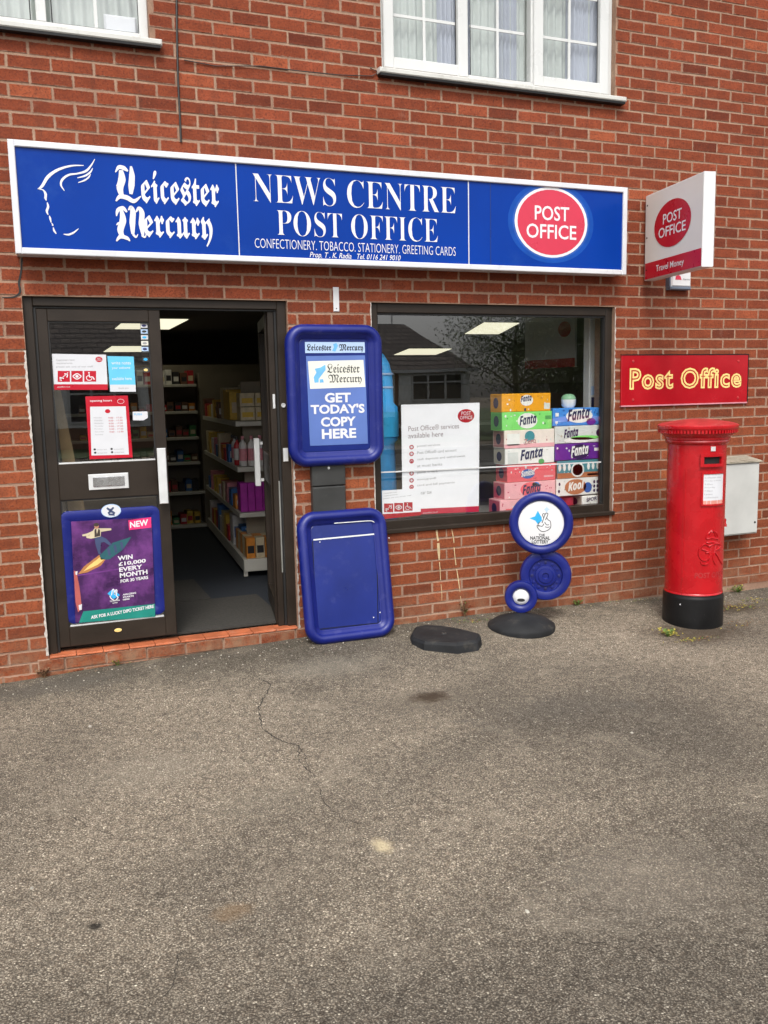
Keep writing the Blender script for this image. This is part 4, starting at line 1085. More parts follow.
mb = MB()
stroke(mb, F, [z1_(326, 324), z1_(400, 319), z1_(500, 312), z1_(530, 318), z1_(552, 345), z1_(560, 384)], [.005]*6, .0290, M_alu)
mb.build('loose_clip', tr2)
mb = MB()
stroke(mb, F, [z1_(222, 409), z1_(380, 394), z1_(548, 378)], [.009]*3, .0195, M_alu)
stroke(mb, F, [z1_(218, 415), z1_(228, 640), z1_(238, 868)], [.005]*3, .0192, M_black)
stroke(mb, F, [z1_(548, 392), z1_(550, 600), z1_(553, 835)], [.005]*3, .0192, M_black)
stroke(mb, F, [z1_(238, 868), z1_(400, 850), z1_(553, 835)], [.005]*3, .0190, M_black)
mb.build('poster_clip', tr2)
mb = MB()
for p in ((255, 420), (208, 441), (224, 795), (229, 843), (530, 806), (563, 780), (598, 400)):
    a_, b_ = z1_(*p); ell(mb, F, a_, b_, .004, .004, .0200 if p[0] < 590 else .0585, M_white, 8)
mb.build('paint_speck', tr2)
# white bracket strip and grey holder between the trays
mb = MB(); q0 = XZ(333, 287, -.006); q1 = XZ(339.5, 311.5, -.006)
mb.fbox(WP(0), q0[0], q1[0], q1[1], q0[1]+.0, .001, .006, M_white, .002); mb.disc(WP(-.006), (q0[0]+q1[0])/2, q1[1]+.018, [(.004, 0), (.003, .002)], M_black, 8)
mb.build('bracket_strip', label='narrow white metal strip on the brick above the upper newspaper board', cat='bracket')
hd = empty('grey_holder', (1.63, 0, .875), 'dark grey plastic holder between the two blue boards', 'holder')
h0 = XZ(311.5, 466, -.045); h1 = XZ(346.5, 513, -.045); hm = XZ(330, 486, -.045)[1]
mb = MB(); mb.fbox(WP(0), h0[0], h1[0], hm+.002, h0[1]+.03, .001, .050, M_greyplas, .006); mb.build('upper_plate', hd)
mb = MB(); mb.fbox(WP(0), h0[0], h1[0]-.004, h1[1]-.01, hm-.002, .001, .058, M_greyplas, .008); mb.build('lower_tray', hd)
mb = MB(); mb.disc(WP(-.05), (h0[0]+h1[0])/2+.0, h0[1]-.018, [(.009, 0), (.008, .003), (.003, .004)], M_alu, 14); mb.build('screw', hd)

# ================================================================== LOTTERY STAND (snowman of discs)
LY = -.30
LN = Vector((-.50, -.866, 0)); LR = Vector((.866, -.50, 0)); LO = Vector((2.92, LY, 0))
def LF(off): return Fr(LO-LN*off, LR, (0, 0, 1), LN)
def LPo(px, py, off=0.0):
    o = LO-LN*off; d = ray(px, py); t_ = (o-CAM).dot(LN)/d.dot(LN); p = CAM+d*t_-o; return (p.dot(LR), p.z)
def LP(px, py): return LPo(px, py)
LB = Vector((XZ(520, 628, LY)[0], LY, gz(2.86, LY)))
lot = empty('lottery_sign', LB, 'free standing lottery sign of three blue discs on a black rubber base', 'sign')
F = LF(0)
def wheel(cx, cy, R_, ri, name, face, dep=.07):
    mb = MB()
    mb.disc(F, cx, cy, [(R_*.9, -dep/2), (R_, -dep*.2), (R_, dep*.15), (R_*.95, dep*.42), (ri+(R_-ri)*.45, dep*.5), (ri+.006, dep*.38), (ri, dep*.15)], M_tray, 64, cap1=True)
    o_ = mb.build(name, lot, smooth=50)
    return o_
c1 = LPo(541, 523); R1 = (LPo(541, 491.5)[1]-LPo(541, 554)[1])/2
c2 = LPo(545.5, 575, .04); R2 = (LPo(545, 550, .04)[1]-LPo(545, 600, .04)[1])/2
c3 = LPo(521, 596.5); R3 = (LPo(521, 580.5)[1]-LPo(521, 612.5)[1])/2
w1 = wheel(*c1, R1, R1*.72, 'top_disc', None)
F = LF(.04); w2 = wheel(*c2, R2, R2*.62, 'middle_disc', None); F = LF(0)
w3 = wheel(*c3, R3, R3*.50, 'lower_disc', None)
mb = MB(); mb.disc(F, *c1, [(R1*.715, .010), (R1*.70, .016), (R1*.60, .019)], M_white, 64); mb.build('white_face', w1, smooth=50)
def zv(x, y): return LP(400+x*.2604, 480+y*.2604)
mb = MB(); DD = .0195
M_star = mat('light_blue_print', (.03, .38, .72, 1), .4)
flat(mb, F, [zv(*p) for p in [(497, 145), (518, 138), (529, 116), (541, 138), (560, 150), (540, 158), (530, 170), (520, 155)]], DD, M_star)
flat(mb, F, [zv(*p) for p in [(552, 110), (560, 106), (563, 98), (567, 106), (576, 112), (567, 116), (562, 126), (558, 116)]], DD, M_lt)
def hs(pts, w_=.0045, mt=M_ink, d=DD+.0006): stroke(mb, F, [zv(*p) for p in pts], [w_]*len(pts), d, mt)
flat(mb, F, [zv(*p) for p in [(545, 160), (543, 133), (549, 127), (556, 145), (562, 128), (568, 128), (566, 146), (578, 160), (577, 180), (565, 192), (545, 196), (532, 186), (526, 170)]], DD+.0003, M_white)
hs([(545, 164), (551, 146), (559, 127), (567, 127), (566, 135), (558, 152)]); hs([(551, 143), (547, 133), (551, 127), (557, 131)]); hs([(563, 143), (569, 152), (577, 158), (578, 180), (565, 192), (545, 196), (530, 184), (527, 172), (545, 176), (552, 166)])
hs([(555, 160), (562, 170), (572, 170)]); hs([(536, 160), (530, 168), (534, 178)]); hs([(557, 178), (566, 180), (574, 178)])
for s_, (a0_, b0_, a1_, b1_) in (('THE', (532, 205, 556, 214)), ('NATIONAL', (500, 214, 576, 228)), ('LOTTERY', (506, 229, 570, 242))):
    l_ = zv(a0_, b0_); r2_ = zv(a1_, b1_); txt(mb, F, s_, l_[0], r2_[0], zv((a0_+a1_)/2, b1_)[1], zv((a0_+a1_)/2, b0_)[1], M_ink, DD, .03)
mb.build('logo', w1)
F = LF(.04); mb = MB(); mb.disc(F, *c2, [(R2*.60, .011), (R2*.42, .012), (R2*.40, .028), (R2*.30, .030), (R2*.28, .036), (R2*.13, .038), (R2*.10, .030), (R2*.04, .030)], M_tray, 48)
mb.build('hub', w2, smooth=35)
mb = MB()
for k in range(12):
    t_ = 2*pi*k/12; mb.disc(F, c2[0]+R2*.52*cos(t_), c2[1]+R2*.52*sin(t_), [(.011, .012), (.010, .018), (.006, .019)], M_tray if k % 3 else M_navy, 10)
mb.build('lug', w2, smooth=40)
F = LF(0); mb = MB(); mb.disc(F, *c3, [(R3*.50, .010), (R3*.46, .020), (R3*.30, .028), (R3*.1, .030)], M_white, 36); wd = mb.build('white_face', w3, smooth=60)
mb = MB(); ell(mb, F, c3[0], c3[1]-R3*.16, R3*.24, R3*.10, .0305, M_ink, 16); mb.build('logo', wd)
mb = MB(); fx = LP(520, 617)[0]
mb.tube([F(fx, LB.z+.05, -.0), F(c3[0], c3[1]-R3*.8, 0)], .022, M_tray, 16); mb.tube([F(c3[0]+R3*.55, c3[1]+R3*.5, -.02), F(c2[0]-R2*.5, c2[1]-R2*.45, -.03)], .025, M_tray, 12); mb.tube([F(c2[0]-.006, c2[1]+R2*.8, -.03), F(c1[0], c1[1]-R1*.8, -.02)], .035, M_tray, 12)
mb.build('stem', lot, smooth=60)
_b = F(fx, 0, 0); bc = (_b.x-.035, 0); BYY = _b.y-.075
gb = gz(bc[0], BYY)
mb = MB(); mb.lathe((bc[0], BYY, gb), [(.224, -.02), (.227, .006), (.224, .022), (.18, .052), (.12, .072), (.05, .084), (.02, .088)], M_rubber, 64); mb.build('rubber_base', lot, smooth=50)

# loose spare base on the ground
def zg(x, y): return atZ(400+x*.2604, 480+y*.2604, .075)
def zgb(x, y): return atZ(400+x*.2604, 480+y*.2604, .048)
top = [zg(*p) for p in [(46, 598), (62, 570), (100, 563), (160, 566), (240, 580), (303, 597), (305, 606), (292, 622), (215, 634), (95, 628), (52, 612)]]
cc = sum(top, Vector())/len(top)
mb = MB()
top = top[::-1] if (top[1]-top[0]).cross(top[2]-top[1]).z < 0 else top
rings = [[Vector((cc.x+(p.x-cc.x)*1.06, cc.y+(p.y-cc.y)*1.10, gz(p.x, p.y)-.004)) for p in top], [Vector((cc.x+(p.x-cc.x)*1.04, cc.y+(p.y-cc.y)*1.07, .072)) for p in top], [Vector((cc.x+(p.x-cc.x)*.98, cc.y+(p.y-cc.y)*.98, .088)) for p in top]]
mb.loft(rings, M_rubber)
sb = mb.build('rubber_base', label='loose black rubber sign base lying flat on the tarmac', cat='sign base')
mb = MB(); mb.disc(Fr(Vector((cc.x, cc.y, .0885)), (1, 0, 0), (0, 1, 0), (0, 0, 1)), 0, 0, [(.018, 0), (.016, .004), (.008, .004), (.008, .001)], M_greyplas, 16); mb.build('socket', sb)

# ================================================================== CABLES
mb = MB()
mb.tube([at(x, y, -.008) for x, y in [(176, -40), (176.5, 0), (177, 40), (178, 80), (180, 120), (181, 142)]], .006, M_cable, 6)
mb.build('cable', label='black cable running down the bricks from the top to the blue sign', cat='cable')
mb = MB()
mb.tube([at(x, y, -.009) for x, y in [(184, 60), (215, 66), (260, 66), (300, 71), (340, 75), (372, 76), (378, 72), (370, 68)]], .003, M_cable, 5)
mb.build('cable', label='thin dark cable running across the bricks towards the upper window sill', cat='cable')

# ================================================================== DOOR POSTERS
def panel_pts(F, f, pts, mt, name, label, cat, d0=0.0, th=.0012):
    mb = MB(); P = [f(*p) for p in pts]; mb.prism(F, P, d0, d0+th, mt)
    xs_ = [F(*p) for p in P]; base = sum(xs_, Vector())/len(xs_); base.z = min(v.z for v in xs_)
    r_ = empty(name, base, label, cat); mb.build('sheet', r_); return r_
YG = .0625         # just in front of the door glass
FP = WP(YG)
def zd(x, y): return XZ(x*.2344, 290+y*.2344, YG)
dp = panel_pts(FP, zd, [(221, 272), (452, 276), (460, 426), (231, 426)], M_paper, 'notice', 'white and red notice with three access symbols on the door glass', 'notice')
mb = MB()
flat(mb, FP, [zd(230, 402), zd(459, 402), zd(460, 426), zd(231, 426)], .0016, M_red)
def icon_row(mb, F, f, boxes, d):
    for i, (x0_, y0_, x1_, y1_) in enumerate(boxes):
        flat(mb, F, [f(x0_, y1_), f(x1_, y1_), f(x1_, y0_), f(x0_, y0_)], d, M_red)
        g = lambda u, v: f(x0_+(x1_-x0_)*u, y0_+(y1_-y0_)*v)
        w_ = (f(x1_, y0_)[0]-f(x0_, y0_)[0])*.09
        if i % 3 == 0:
            stroke(mb, F, [g(.15, .85), g(.5, .5), g(.85, .15)], [w_*.6]*3, d+.0005, M_text); stroke(mb, F, [g(.3, .9), g(.2, .6), g(.5, .7)], [w_]*3, d+.0005, M_text); stroke(mb, F, [g(.55, .25), g(.8, .35), g(.75, .6)], [w_]*3, d+.0005, M_text)
        elif i % 3 == 1:
            stroke(mb, F, [g(.12, .5), g(.5, .25), g(.88, .5)], [w_]*3, d+.0005, M_text); stroke(mb, F, [g(.12, .5), g(.5, .75), g(.88, .5)], [w_]*3, d+.0005, M_text); q = g(.5, .5); ell(mb, F, q[0], q[1], w_*1.5, w_*1.5, d+.0006, M_text, 12)
        else:
            q = g(.40, .18); ell(mb, F, q[0], q[1], w_*.8, w_*.8, d+.0006, M_text, 10); stroke(mb, F, [g(.42, .3), g(.45, .55), g(.72, .58), g(.85, .82)], [w_]*4, d+.0005, M_text)
            stroke(mb, F, [g(.35, .42), g(.18, .6), g(.30, .85), g(.55, .85), g(.66, .68)], [w_*.7]*5, d+.0005, M_text)
icon_row(mb, FP, zd, [(246, 345, 298, 392), (304, 345, 353, 392), (359, 345, 410, 391)], .0016)
q = zd(422, 296); ell(mb, FP, q[0], q[1], .020, .016, .0016, M_red, 24)
txt(mb, FP, 'POST', q[0]-.010, q[0]+.010, q[1]+.001, q[1]+.009, M_text, .0022, 0); txt(mb, FP, 'OFFICE', q[0]-.015, q[0]+.015, q[1]-.009, q[1]-.001, M_text, .0022, 0)
for i, (s_, xr) in enumerate((('Customers have', 318), ('requirements.', 310), ('please ask one of our staff', 395))):
    p = zd(240, 303+i*15); txt(mb, FP, s_, p[0], zd(xr, 300)[0], p[1], p[1]+.012, M_grey, .0016, 0)
p = zd(245, 418); txt(mb, FP, 'postoffice.co.uk', p[0], zd(300, 418)[0], p[1], p[1]+.010, M_text, .0021, 0)
mb.build('print', dp)
M_cyan = mat('cyan_paper', (.12, .50, .74, 1), .4, .04)
dp = panel_pts(FP, zd, [(458, 282), (570, 284), (580, 434), (470, 434)], M_cyan, 'notice', 'small light blue notice on the door glass beside the access notice', 'notice')
mb = MB(); flat(mb, FP, [zd(469, 404), zd(578, 404), zd(580, 434), zd(470, 434)], .0016, M_paper)
for s_, x0_, x1_, y_ in (('write notes', 476, 558, 318), ('your welcome', 478, 556, 340), ('available here', 478, 562, 385)):
    p = zd(x0_, y_); txt(mb, FP, s_, p[0], zd(x1_, y_)[0], p[1], p[1]+.018, M_text, .0016, 0)
p = zd(505, 424); txt(mb, FP, 'thank you', p[0], zd(548, 424)[0], p[1], p[1]+.012, M_grey, .0021, 0); mb.build('print', dp)
dp = panel_pts(FP, zd, [(364, 454), (545, 450), (566, 714), (382, 722)], M_red, 'poster', 'red bordered opening hours poster in the middle of the door glass', 'poster', .0)
mb = MB(); flat(mb, FP, [zd(384, 498), zd(536, 496), zd(550, 702), zd(390, 706)], .0016, M_paper)
p = zd(384, 480); txt(mb, FP, 'opening hours', p[0], zd(478, 480)[0], p[1], p[1]+.016, M_text, .0016, .01)
q = zd(515, 475); ell(mb, FP, q[0], q[1], .020, .014, .0016, M_text, 20); ell(mb, FP, q[0], q[1], .018, .012, .0018, M_red, 20)
q = zd(459, 517); ell(mb, FP, q[0], q[1], .015, .012, .0020, M_red, 20)
for i, s_ in enumerate(('Monday', 'Tuesday', 'Wednesday', 'Thursday', 'Friday', 'Saturday', 'Sunday')):
    y_ = 549+i*12; p = zd(400+i, y_); txt(mb, FP, s_, p[0], zd(400+i+26+len(s_)*1.5, y_)[0], p[1], p[1]+.009, M_grey, .0020, 0)
    if i < 6: p = zd(462+i, y_); txt(mb, FP, '9:00 - 17:30' if i < 5 else '9:00 - 12:30', p[0], zd(522+i, y_)[0], p[1], p[1]+.009, M_red, .0020, 0)
for (x_, y_) in ((404, 680), (476, 678), (406, 694), (478, 692)):
    q = zd(x_, y_); ell(mb, FP, q[0], q[1], .007, .006, .0020, M_ink, 12); p = zd(x_+10, y_+4); txt(mb, FP, 'services here', p[0], p[0]+.055, p[1], p[1]+.008, M_grey, .0020, 0)
mb.build('print', dp)
dp = panel_pts(FP, zd, [(566, 519), (629, 518), (631, 545), (612, 556), (567, 556)], M_paper, 'sticker', 'small white sticker low on the right of the door glass', 'sticker')
mb = MB(); p = zd(572, 535); txt(mb, FP, 'PUSH', p[0], zd(605, 535)[0], p[1], p[1]+.012, M_star, .0016, .01); mb.build('print', dp)
dp = panel_pts(FP, zd, [(598, 140), (630, 140), (636, 268), (604, 268)], M_greyplas, 'payment_sticker', 'column of card payment stickers at the top right corner of the door glass', 'sticker')
mb = MB()
cols = [M_paper, M_lt, M_paper, M_cream, M_lt]
for i in range(5):
    y0_ = 143+i*25; flat(mb, FP, [zd(600+i, y0_+18), zd(630+i, y0_+18), zd(629+i, y0_), zd(599+i, y0_)], .0016, cols[i]); q = zd(614+i, y0_+9); ell(mb, FP, q[0], q[1], .013, .007, .0021, [M_navy, M_greyplas, M_star, M_grey, M_navy][i], 14)
mb.build('print', dp)
for i, (y0_, y1_, m_) in enumerate(((286, 306, M_star), (330, 352, M_gold))):
    dp = panel_pts(FP, zd, [(607+i*2, y0_), (634+i, y0_), (635+i, y1_), (608+i*2, y1_)], M_greyplas, 'sticker', ['tiny blue sticker under the card payment stickers', 'tiny yellow smile sticker on the door glass edge'][i], 'sticker')
    mb = MB(); q = zd(621+i, (y0_+y1_)/2); ell(mb, FP, q[0], q[1], .012, .008, .0016, m_, 14); mb.build('print', dp)

# lottery poster panel in the lower door
FQ = WP(.058)
def zq(x, y): return XZ(50+x*.16927, 500+y*.16927, .058)
lp = empty('poster_display', (.28, .058, .30), 'blue framed lottery poster display in the lower half of the closed door', 'poster display')
a0_, b0_ = zq(103, 758); a1_, b1_ = zq(690, 45)
pa0, pa1 = XZ(61, 560, .058)[0]+.002, XZ(164, 560, .058)[0]-.004
pz0_, pz1_ = .305, XZ(110, 508.5, .058)[1]
mb = MB()
mb.rrect(FQ, pa0, pa1, pz0_, pz1_, .055, [(0, 0), (.003, .008), (.018, .012), (.050, .010), (.060, .005)], M_tray, 8); mb.build('frame', lp, smooth=40)
mb = MB(); M_purple = mat('purple_print', (.050, .014, .080, 1), .3, .3, 6, dirt=((.17, .045, .22, 1), 3.0, .46, .8))
P = [zq(150, 722), zq(620, 686), zq(598, 100), zq(124, 126)]
mb.prism(FQ, P, .0105, .0135, M_purple); sh = mb.build('poster', lp)
D = .0142; mb = MB()
M_teal = mat('teal_print', (.012, .21, .17, 1), .3); M_skin = mat('skin_print', (.42, .20, .12, 1), .4); M_shirt = mat('cream_print', (.55, .47, .32, 1), .4); M_jean = mat('denim_print', (.045, .065, .14, 1), .4)
M_flame = mat('flame_print', (.40, .17, .06, 1), .4); M_flame2 = mat('flame_bright_print', (.75, .50, .16, 1), .4); M_mag = mat('magenta_print', (.70, .03, .16, 1), .4); M_vest = mat('vest_print', (.05, .035, .03, 1), .4)
M_purp2 = mat('violet_print', (.15, .04, .21, 1), .3, .2, 5)
flat(mb, FQ, [zq(*p) for p in [(600, 372), (601, 372), (601, 373), (600, 373)]], D-.0004, M_purp2)
flat(mb, FQ, [zq(*p) for p in [(165, 436), (200, 390), (290, 322), (330, 345), (300, 385), (220, 425)]], D, M_flame)
flat(mb, FQ, [zq(*p) for p in [(195, 420), (230, 385), (295, 335), (318, 350), (280, 380)]], D+.0003, M_flame2)
flat(mb, FQ, [zq(*p) for p in [(160, 440), (420, 400), (600, 372), (600, 378), (420, 408), (165, 446)]], D+.0001, M_purp2)
flat(mb, FQ, [zq(*p) for p in [(300, 350), (292, 325), (370, 250), (480, 215), (430, 290), (350, 348)]], D+.0003, mat('rocket_print', (.025, .10, .12, 1), .3))
for k in range(3):
    x_ = 335+k*38; y_ = 285-k*18; flat(mb, FQ, [zq(x_, y_), zq(x_+14, y_-6), zq(x_+24, y_+36), zq(x_+10, y_+44)], D+.0006, M_jean)
flat(mb, FQ, [zq(*p) for p in [(262, 215), (292, 208), (330, 225), (365, 262), (352, 268), (318, 245), (300, 250), (296, 300), (300, 318), (286, 318), (268, 262)]], D+.0009, M_jean)
flat(mb, FQ, [zq(*p) for p in [(250, 182), (262, 165), (292, 165), (360, 165), (362, 176), (300, 186), (298, 212), (262, 222), (240, 226), (215, 222), (212, 212), (232, 206)]], D+.0011, M_shirt)
flat(mb, FQ, [zq(*p) for p in [(262, 172), (272, 168), (276, 200), (286, 166), (294, 176), (296, 210), (262, 218)]], D+.0014, M_vest)
flat(mb, FQ, [zq(*p) for p in [(188, 203), (216, 196), (240, 186), (250, 180), (252, 192), (220, 210), (192, 212)]], D+.0014, M_shirt)
q = zq(274, 152); ell(mb, FQ, q[0], q[1], .013, .017, D+.0014, M_skin, 16); q = zq(272, 144); ell(mb, FQ, q[0], q[1], .015, .011, D+.0017, M_vest, 14)
flat(mb, FQ, [zq(*p) for p in [(461, 118), (594, 100), (597, 160), (466, 176)]], D, M_mag)
def zt2(body, x0_, y0_, x1_, y1_, mt=M_text, off=.03, tl=.055):
    l_ = zq(x0_, y1_); r2_ = zq(x1_, y1_); tp = zq(x0_, y0_); txt(mb, FQ, body, l_[0], r2_[0], l_[1], tp[1], mt, D+.0012, off, tilt=tl)
zt2('NEW', 472, 128, 580, 164, tl=.09)
for s_, x0_, y0_, x1_, y1_ in (('WIN', 400, 330, 488, 357), ('£10,000', 404, 366, 566, 392), ('EVERY', 408, 397, 545, 423), ('MONTH', 412, 430, 576, 458), ('FOR 30 YEARS', 416, 468, 580, 487), ('AMAZING', 428, 552, 508, 562), ('STARTS', 430, 567, 494, 577), ('HERE', 430, 582, 470, 591)):
    zt2(s_, x0_, y0_, x1_, y1_)
flat(mb, FQ, [zq(*p) for p in [(170, 722), (620, 686), (618, 610), (196, 655)]], D, M_teal); zt2("ASK FOR A LUCKY DIP® TICKET HERE", 242, 679, 616, 700, tl=.075)
flat(mb, FQ, [zq(*p) for p in [(338, 550), (372, 520), (412, 560), (375, 582)]], D, M_star)
for pts in ([(362, 560), (368, 528), (376, 528), (380, 556)], [(380, 552), (388, 528), (394, 534), (390, 560), (400, 572), (384, 590), (362, 580), (352, 562)]): stroke(mb, FQ, [zq(*p) for p in pts], [.006]*len(pts), D+.0012, M_text)
zt2('THE NATIONAL', 352, 592, 412, 600); zt2('LOTTERY', 368, 603, 400, 610)
flat(mb, FQ, [zq(*p) for p in [(140, 415), (155, 418), (175, 520), (188, 640), (165, 660), (150, 600)]], D, mat('red_figure_print', (.42, .10, .09, 1), .4))
flat(mb, FQ, [zq(*p) for p in [(150, 420), (162, 418), (160, 440), (150, 438)]], D+.0004, M_paper); flat(mb, FQ, [zq(*p) for p in [(168, 618), (188, 612), (186, 645), (172, 648)]], D+.0004, M_paper)
mb.build('print', sh)
mb = MB(); q = zq(360, 62); ell(mb, FQ, q[0], q[1], .057, .040, .0128, M_lt, 28); ell(mb, FQ, q[0], q[1], .052, .036, .0132, M_paper, 28)
for pts in ([(335, 45), (355, 58), (375, 42)], [(342, 78), (360, 66), (382, 78)], [(345, 84), (380, 84)]): stroke(mb, FQ, [zq(*p) for p in pts], [.010, .014, .010][:len(pts)], .0138, M_jean)
mb.build('badge', lp)

# ================================================================== WINDOW POSTERS
YI = .0585
FI = WP(YI)        # just behind the shop glass
def zw(x, y): return XZ(365+x*.17578, 390+y*.17588, YI)
sv = panel_pts(FI, zw, [(206, 84), (652, 72), (648, 692), (214, 712)], mat('bright_paper', (.86, .87, .90, 1), .5, .02), 'poster', 'large white services poster with red foot in the shop window', 'poster', -.002)
mb = MB(); d_ = -.0004
flat(mb, FI, [zw(214, 712), zw(648, 692), zw(648, 660), zw(214, 680)], d_, M_pink)
q = zw(575, 147); ell(mb, FI, q[0], q[1], zw(622, 147)[0]-q[0], (zw(575, 109)[1]-zw(575, 186)[1])/2, d_, M_red)
txt(mb, FI, 'POST', zw(548, 140)[0], zw(603, 140)[0], zw(548, 143)[1], zw(548, 122)[1], M_text, d_+.0006, .01); txt(mb, FI, 'OFFICE', zw(540, 165)[0], zw(611, 165)[0], zw(540, 168)[1], zw(540, 148)[1], M_text, d_+.0006, .01)
M_gr2 = mat('mid_grey_print', (.20, .14, .15, 1), .5)
for s_, x0_, x1_, y0_, y1_ in (('Post Office® services', 247, 535, 205, 235), ('available here', 247, 445, 247, 276), ('postal services', 297, 428, 313, 328), ('Post Office® card account', 297, 522, 348, 365), ('cash deposits and withdrawals', 297, 570, 388, 404), ('at most banks', 297, 440, 424, 440), ('postal orders', 297, 412, 462, 480), ('moneygram®', 297, 405, 503, 518), ('card and bill payments', 297, 510, 536, 552), ('car tax', 318, 380, 578, 594)):
    p = zw(x0_, y1_); txt(mb, FI, s_, p[0], zw(x1_, y1_)[0], p[1], zw(x0_, y0_)[1], M_gr2 if y0_ < 300 else M_grey, d_, -.004 if y0_ < 300 else .0, tilt=.02)
for i, (x_, y_) in enumerate(((265, 325), (265, 363), (265, 405), (265, 474), (265, 514), (265, 552), (285, 580))):
    q = zw(x_, y_); ell(mb, FI, q[0], q[1], .0165, .0155, d_, M_red, 20)
    if i in (0, 1, 3, 4): ell(mb, FI, q[0], q[1], .009, .009, d_+.0005, M_text, 12)
    else: stroke(mb, FI, [(q[0]-.008, q[1]-.004), (q[0], q[1]+.006), (q[0]+.008, q[1]-.002)], [.004]*3, d_+.0005, M_text)
p = zw(330, 706); txt(mb, FI, 'postoffice.co.uk', p[0], zw(415, 700)[0], p[1], p[1]+.014, M_text, d_+.0004, .0); mb.build('print', sv)
FJ = WP(YI+.0)
sv = panel_pts(FJ, zw, [(96, 572), (312, 558), (318, 712), (100, 735)], MATS['bright_paper'], 'notice', 'small white notice with red access symbols at the lower left corner of the shop window', 'notice', .0002, .0008)
mb = MB(); flat(mb, FJ, [zw(100, 735), zw(318, 712), zw(318, 692), zw(99, 706)], .0014, M_red)
icon_row(mb, FJ, zw, [(108, 645, 160, 695), (166, 642, 216, 692), (221, 638, 270, 686)], .0014)
for i, (s_, x1_) in enumerate((('Customers have', 180), ('requirements.', 186), ('please ask one of our staff', 262))):
    p = zw(106, 592+i*15); txt(mb, FJ, s_, p[0], zw(x1_, 590)[0], p[1], p[1]+.009, M_grey, .0014, 0, tilt=.05)
mb.build('print', sv)

# ================================================================== INTERIOR SHELL
M_iwall = mat('shop_wall', (.20, .18, .15, 1), .9, .08, 2)
M_ceil = mat('ceiling_board', (.16, .15, .13, 1), .9, .08, 2)
M_carpet = mat('blue_grey_carpet', (.010, .014, .021, 1), .95, .25, 30, .4, 200)
M_mat = mat('entrance_matting', (.036, .033, .028, 1), .95, .35, 60, .5, 250)
IX0, IX1, IY1, IZ = -.5, 9.0, 13.0, 2.40
mb = MB(); mb.add([(IX0, .22, .150), (IX1, .22, .150), (IX1, IY1, .150), (IX0, IY1, .150)], [(0, 1, 2, 3)], M_carpet); mb.build('floor', kind='structure')
mb = MB(); mb.add([(IX0, TH, IZ), (IX1, TH, IZ), (IX1, IY1, IZ), (IX0, IY1, IZ)], [(3, 2, 1, 0)], M_ceil)
mb.add([(IX0, TH, IZ+.1), (IX1, TH, IZ+.1), (IX1, IY1, IZ+.1), (IX0, IY1, IZ+.1)], [(0, 1, 2, 3)], M_ceil); mb.build('ceiling', kind='structure')
mb = MB()
mb.add([(IX0, TH, 0), (IX0, IY1, 0), (IX0, IY1, IZ), (IX0, TH, IZ)], [(3, 2, 1, 0)], M_iwall); mb.add([(IX1, TH, 0), (IX1, IY1, 0), (IX1, IY1, IZ), (IX1, TH, IZ)], [(0, 1, 2, 3)], M_iwall)
mb.add([(IX0, IY1, 0), (IX1, IY1, 0), (IX1, IY1, IZ), (IX0, IY1, IZ)], [(0, 1, 2, 3)], M_iwall); mb.build('interior_wall', kind='structure')
ma = atZ(178, 600, .156); mbk = atZ(200, 600, .156)
mb = MB(); mb.box(-.05, 1.36, .13, .98, .1435, .156, M_mat); mb.box(.02, 1.02, 1.0, 1.75, .1435, .156, M_mat); mb.build('doormat', label='dark ribbed entrance matting just inside the doorway', cat='doormat')
# ceiling light panels
M_light = emis('light_panel', (1, .95, .70, 1), .62)
def light(p4, label):
    r_ = empty('ceiling_light', ((p4[0][0]+p4[2][0])/2, (p4[0][1]+p4[2][1])/2, IZ), label, 'ceiling light', 'recessed ceiling lights in the shop')
    mb = MB(); n_ = len(p4); mb.add([(x, y, IZ-.012) for x, y in p4]+[(x, y, IZ-.001) for x, y in p4], [(3, 2, 1, 0), (0, 1, 5, 4), (1, 2, 6, 5), (2, 3, 7, 6), (3, 0, 4, 7)], M_light); mb.build('diffuser', r_)
    cx_ = sum(p[0] for p in p4)/4; cy_ = sum(p[1] for p in p4)/4
    mb = MB(); P = [(cx_+(x-cx_)*1.05, cy_+(y-cy_)*1.05) for x, y in p4]
    mb.add([(x, y, IZ-.006) for x, y in P]+[(x, y, IZ-.0005) for x, y in P], [(3, 2, 1, 0), (0, 1, 5, 4), (1, 2, 6, 5), (2, 3, 7, 6), (3, 0, 4, 7)], M_ceil); mb.build('frame', r_)
def lz(pts): return [tuple(atZ(x, y, IZ-.012)[:2]) for x, y in pts]
def rectify(pts):
    P = lz(pts); x0_ = (P[0][0]+P[3][0])/2; return P
light([(.80, 3.55), (1.385, 3.55), (1.385, 4.85), (.80, 4.85)], 'bright ceiling light panel nearest the doorway')
light([(1.05, 8.3), (1.75, 8.3), (1.75, 9.9), (1.05, 9.9)], 'ceiling light panel deeper in the shop seen above the rear shelves')
P = lz([(465, 334), (500, 334), (515, 324), (484, 323)]); light([(P[0][0]-.0, P[0][1]), (P[1][0], P[0][1]), (P[2][0], P[3][1]), (P[3][0], P[3][1])][::-1], 'ceiling light panel seen high through the middle of the shop window')
P = lz([(394, 355), (434, 355), (451, 349), (409, 349)]); light([(P[0][0], P[0][1]), (P[1][0], P[0][1]), (P[2][0], P[3][1]), (P[3][0], P[3][1])][::-1], 'ceiling light panel seen low through the left of the shop window')

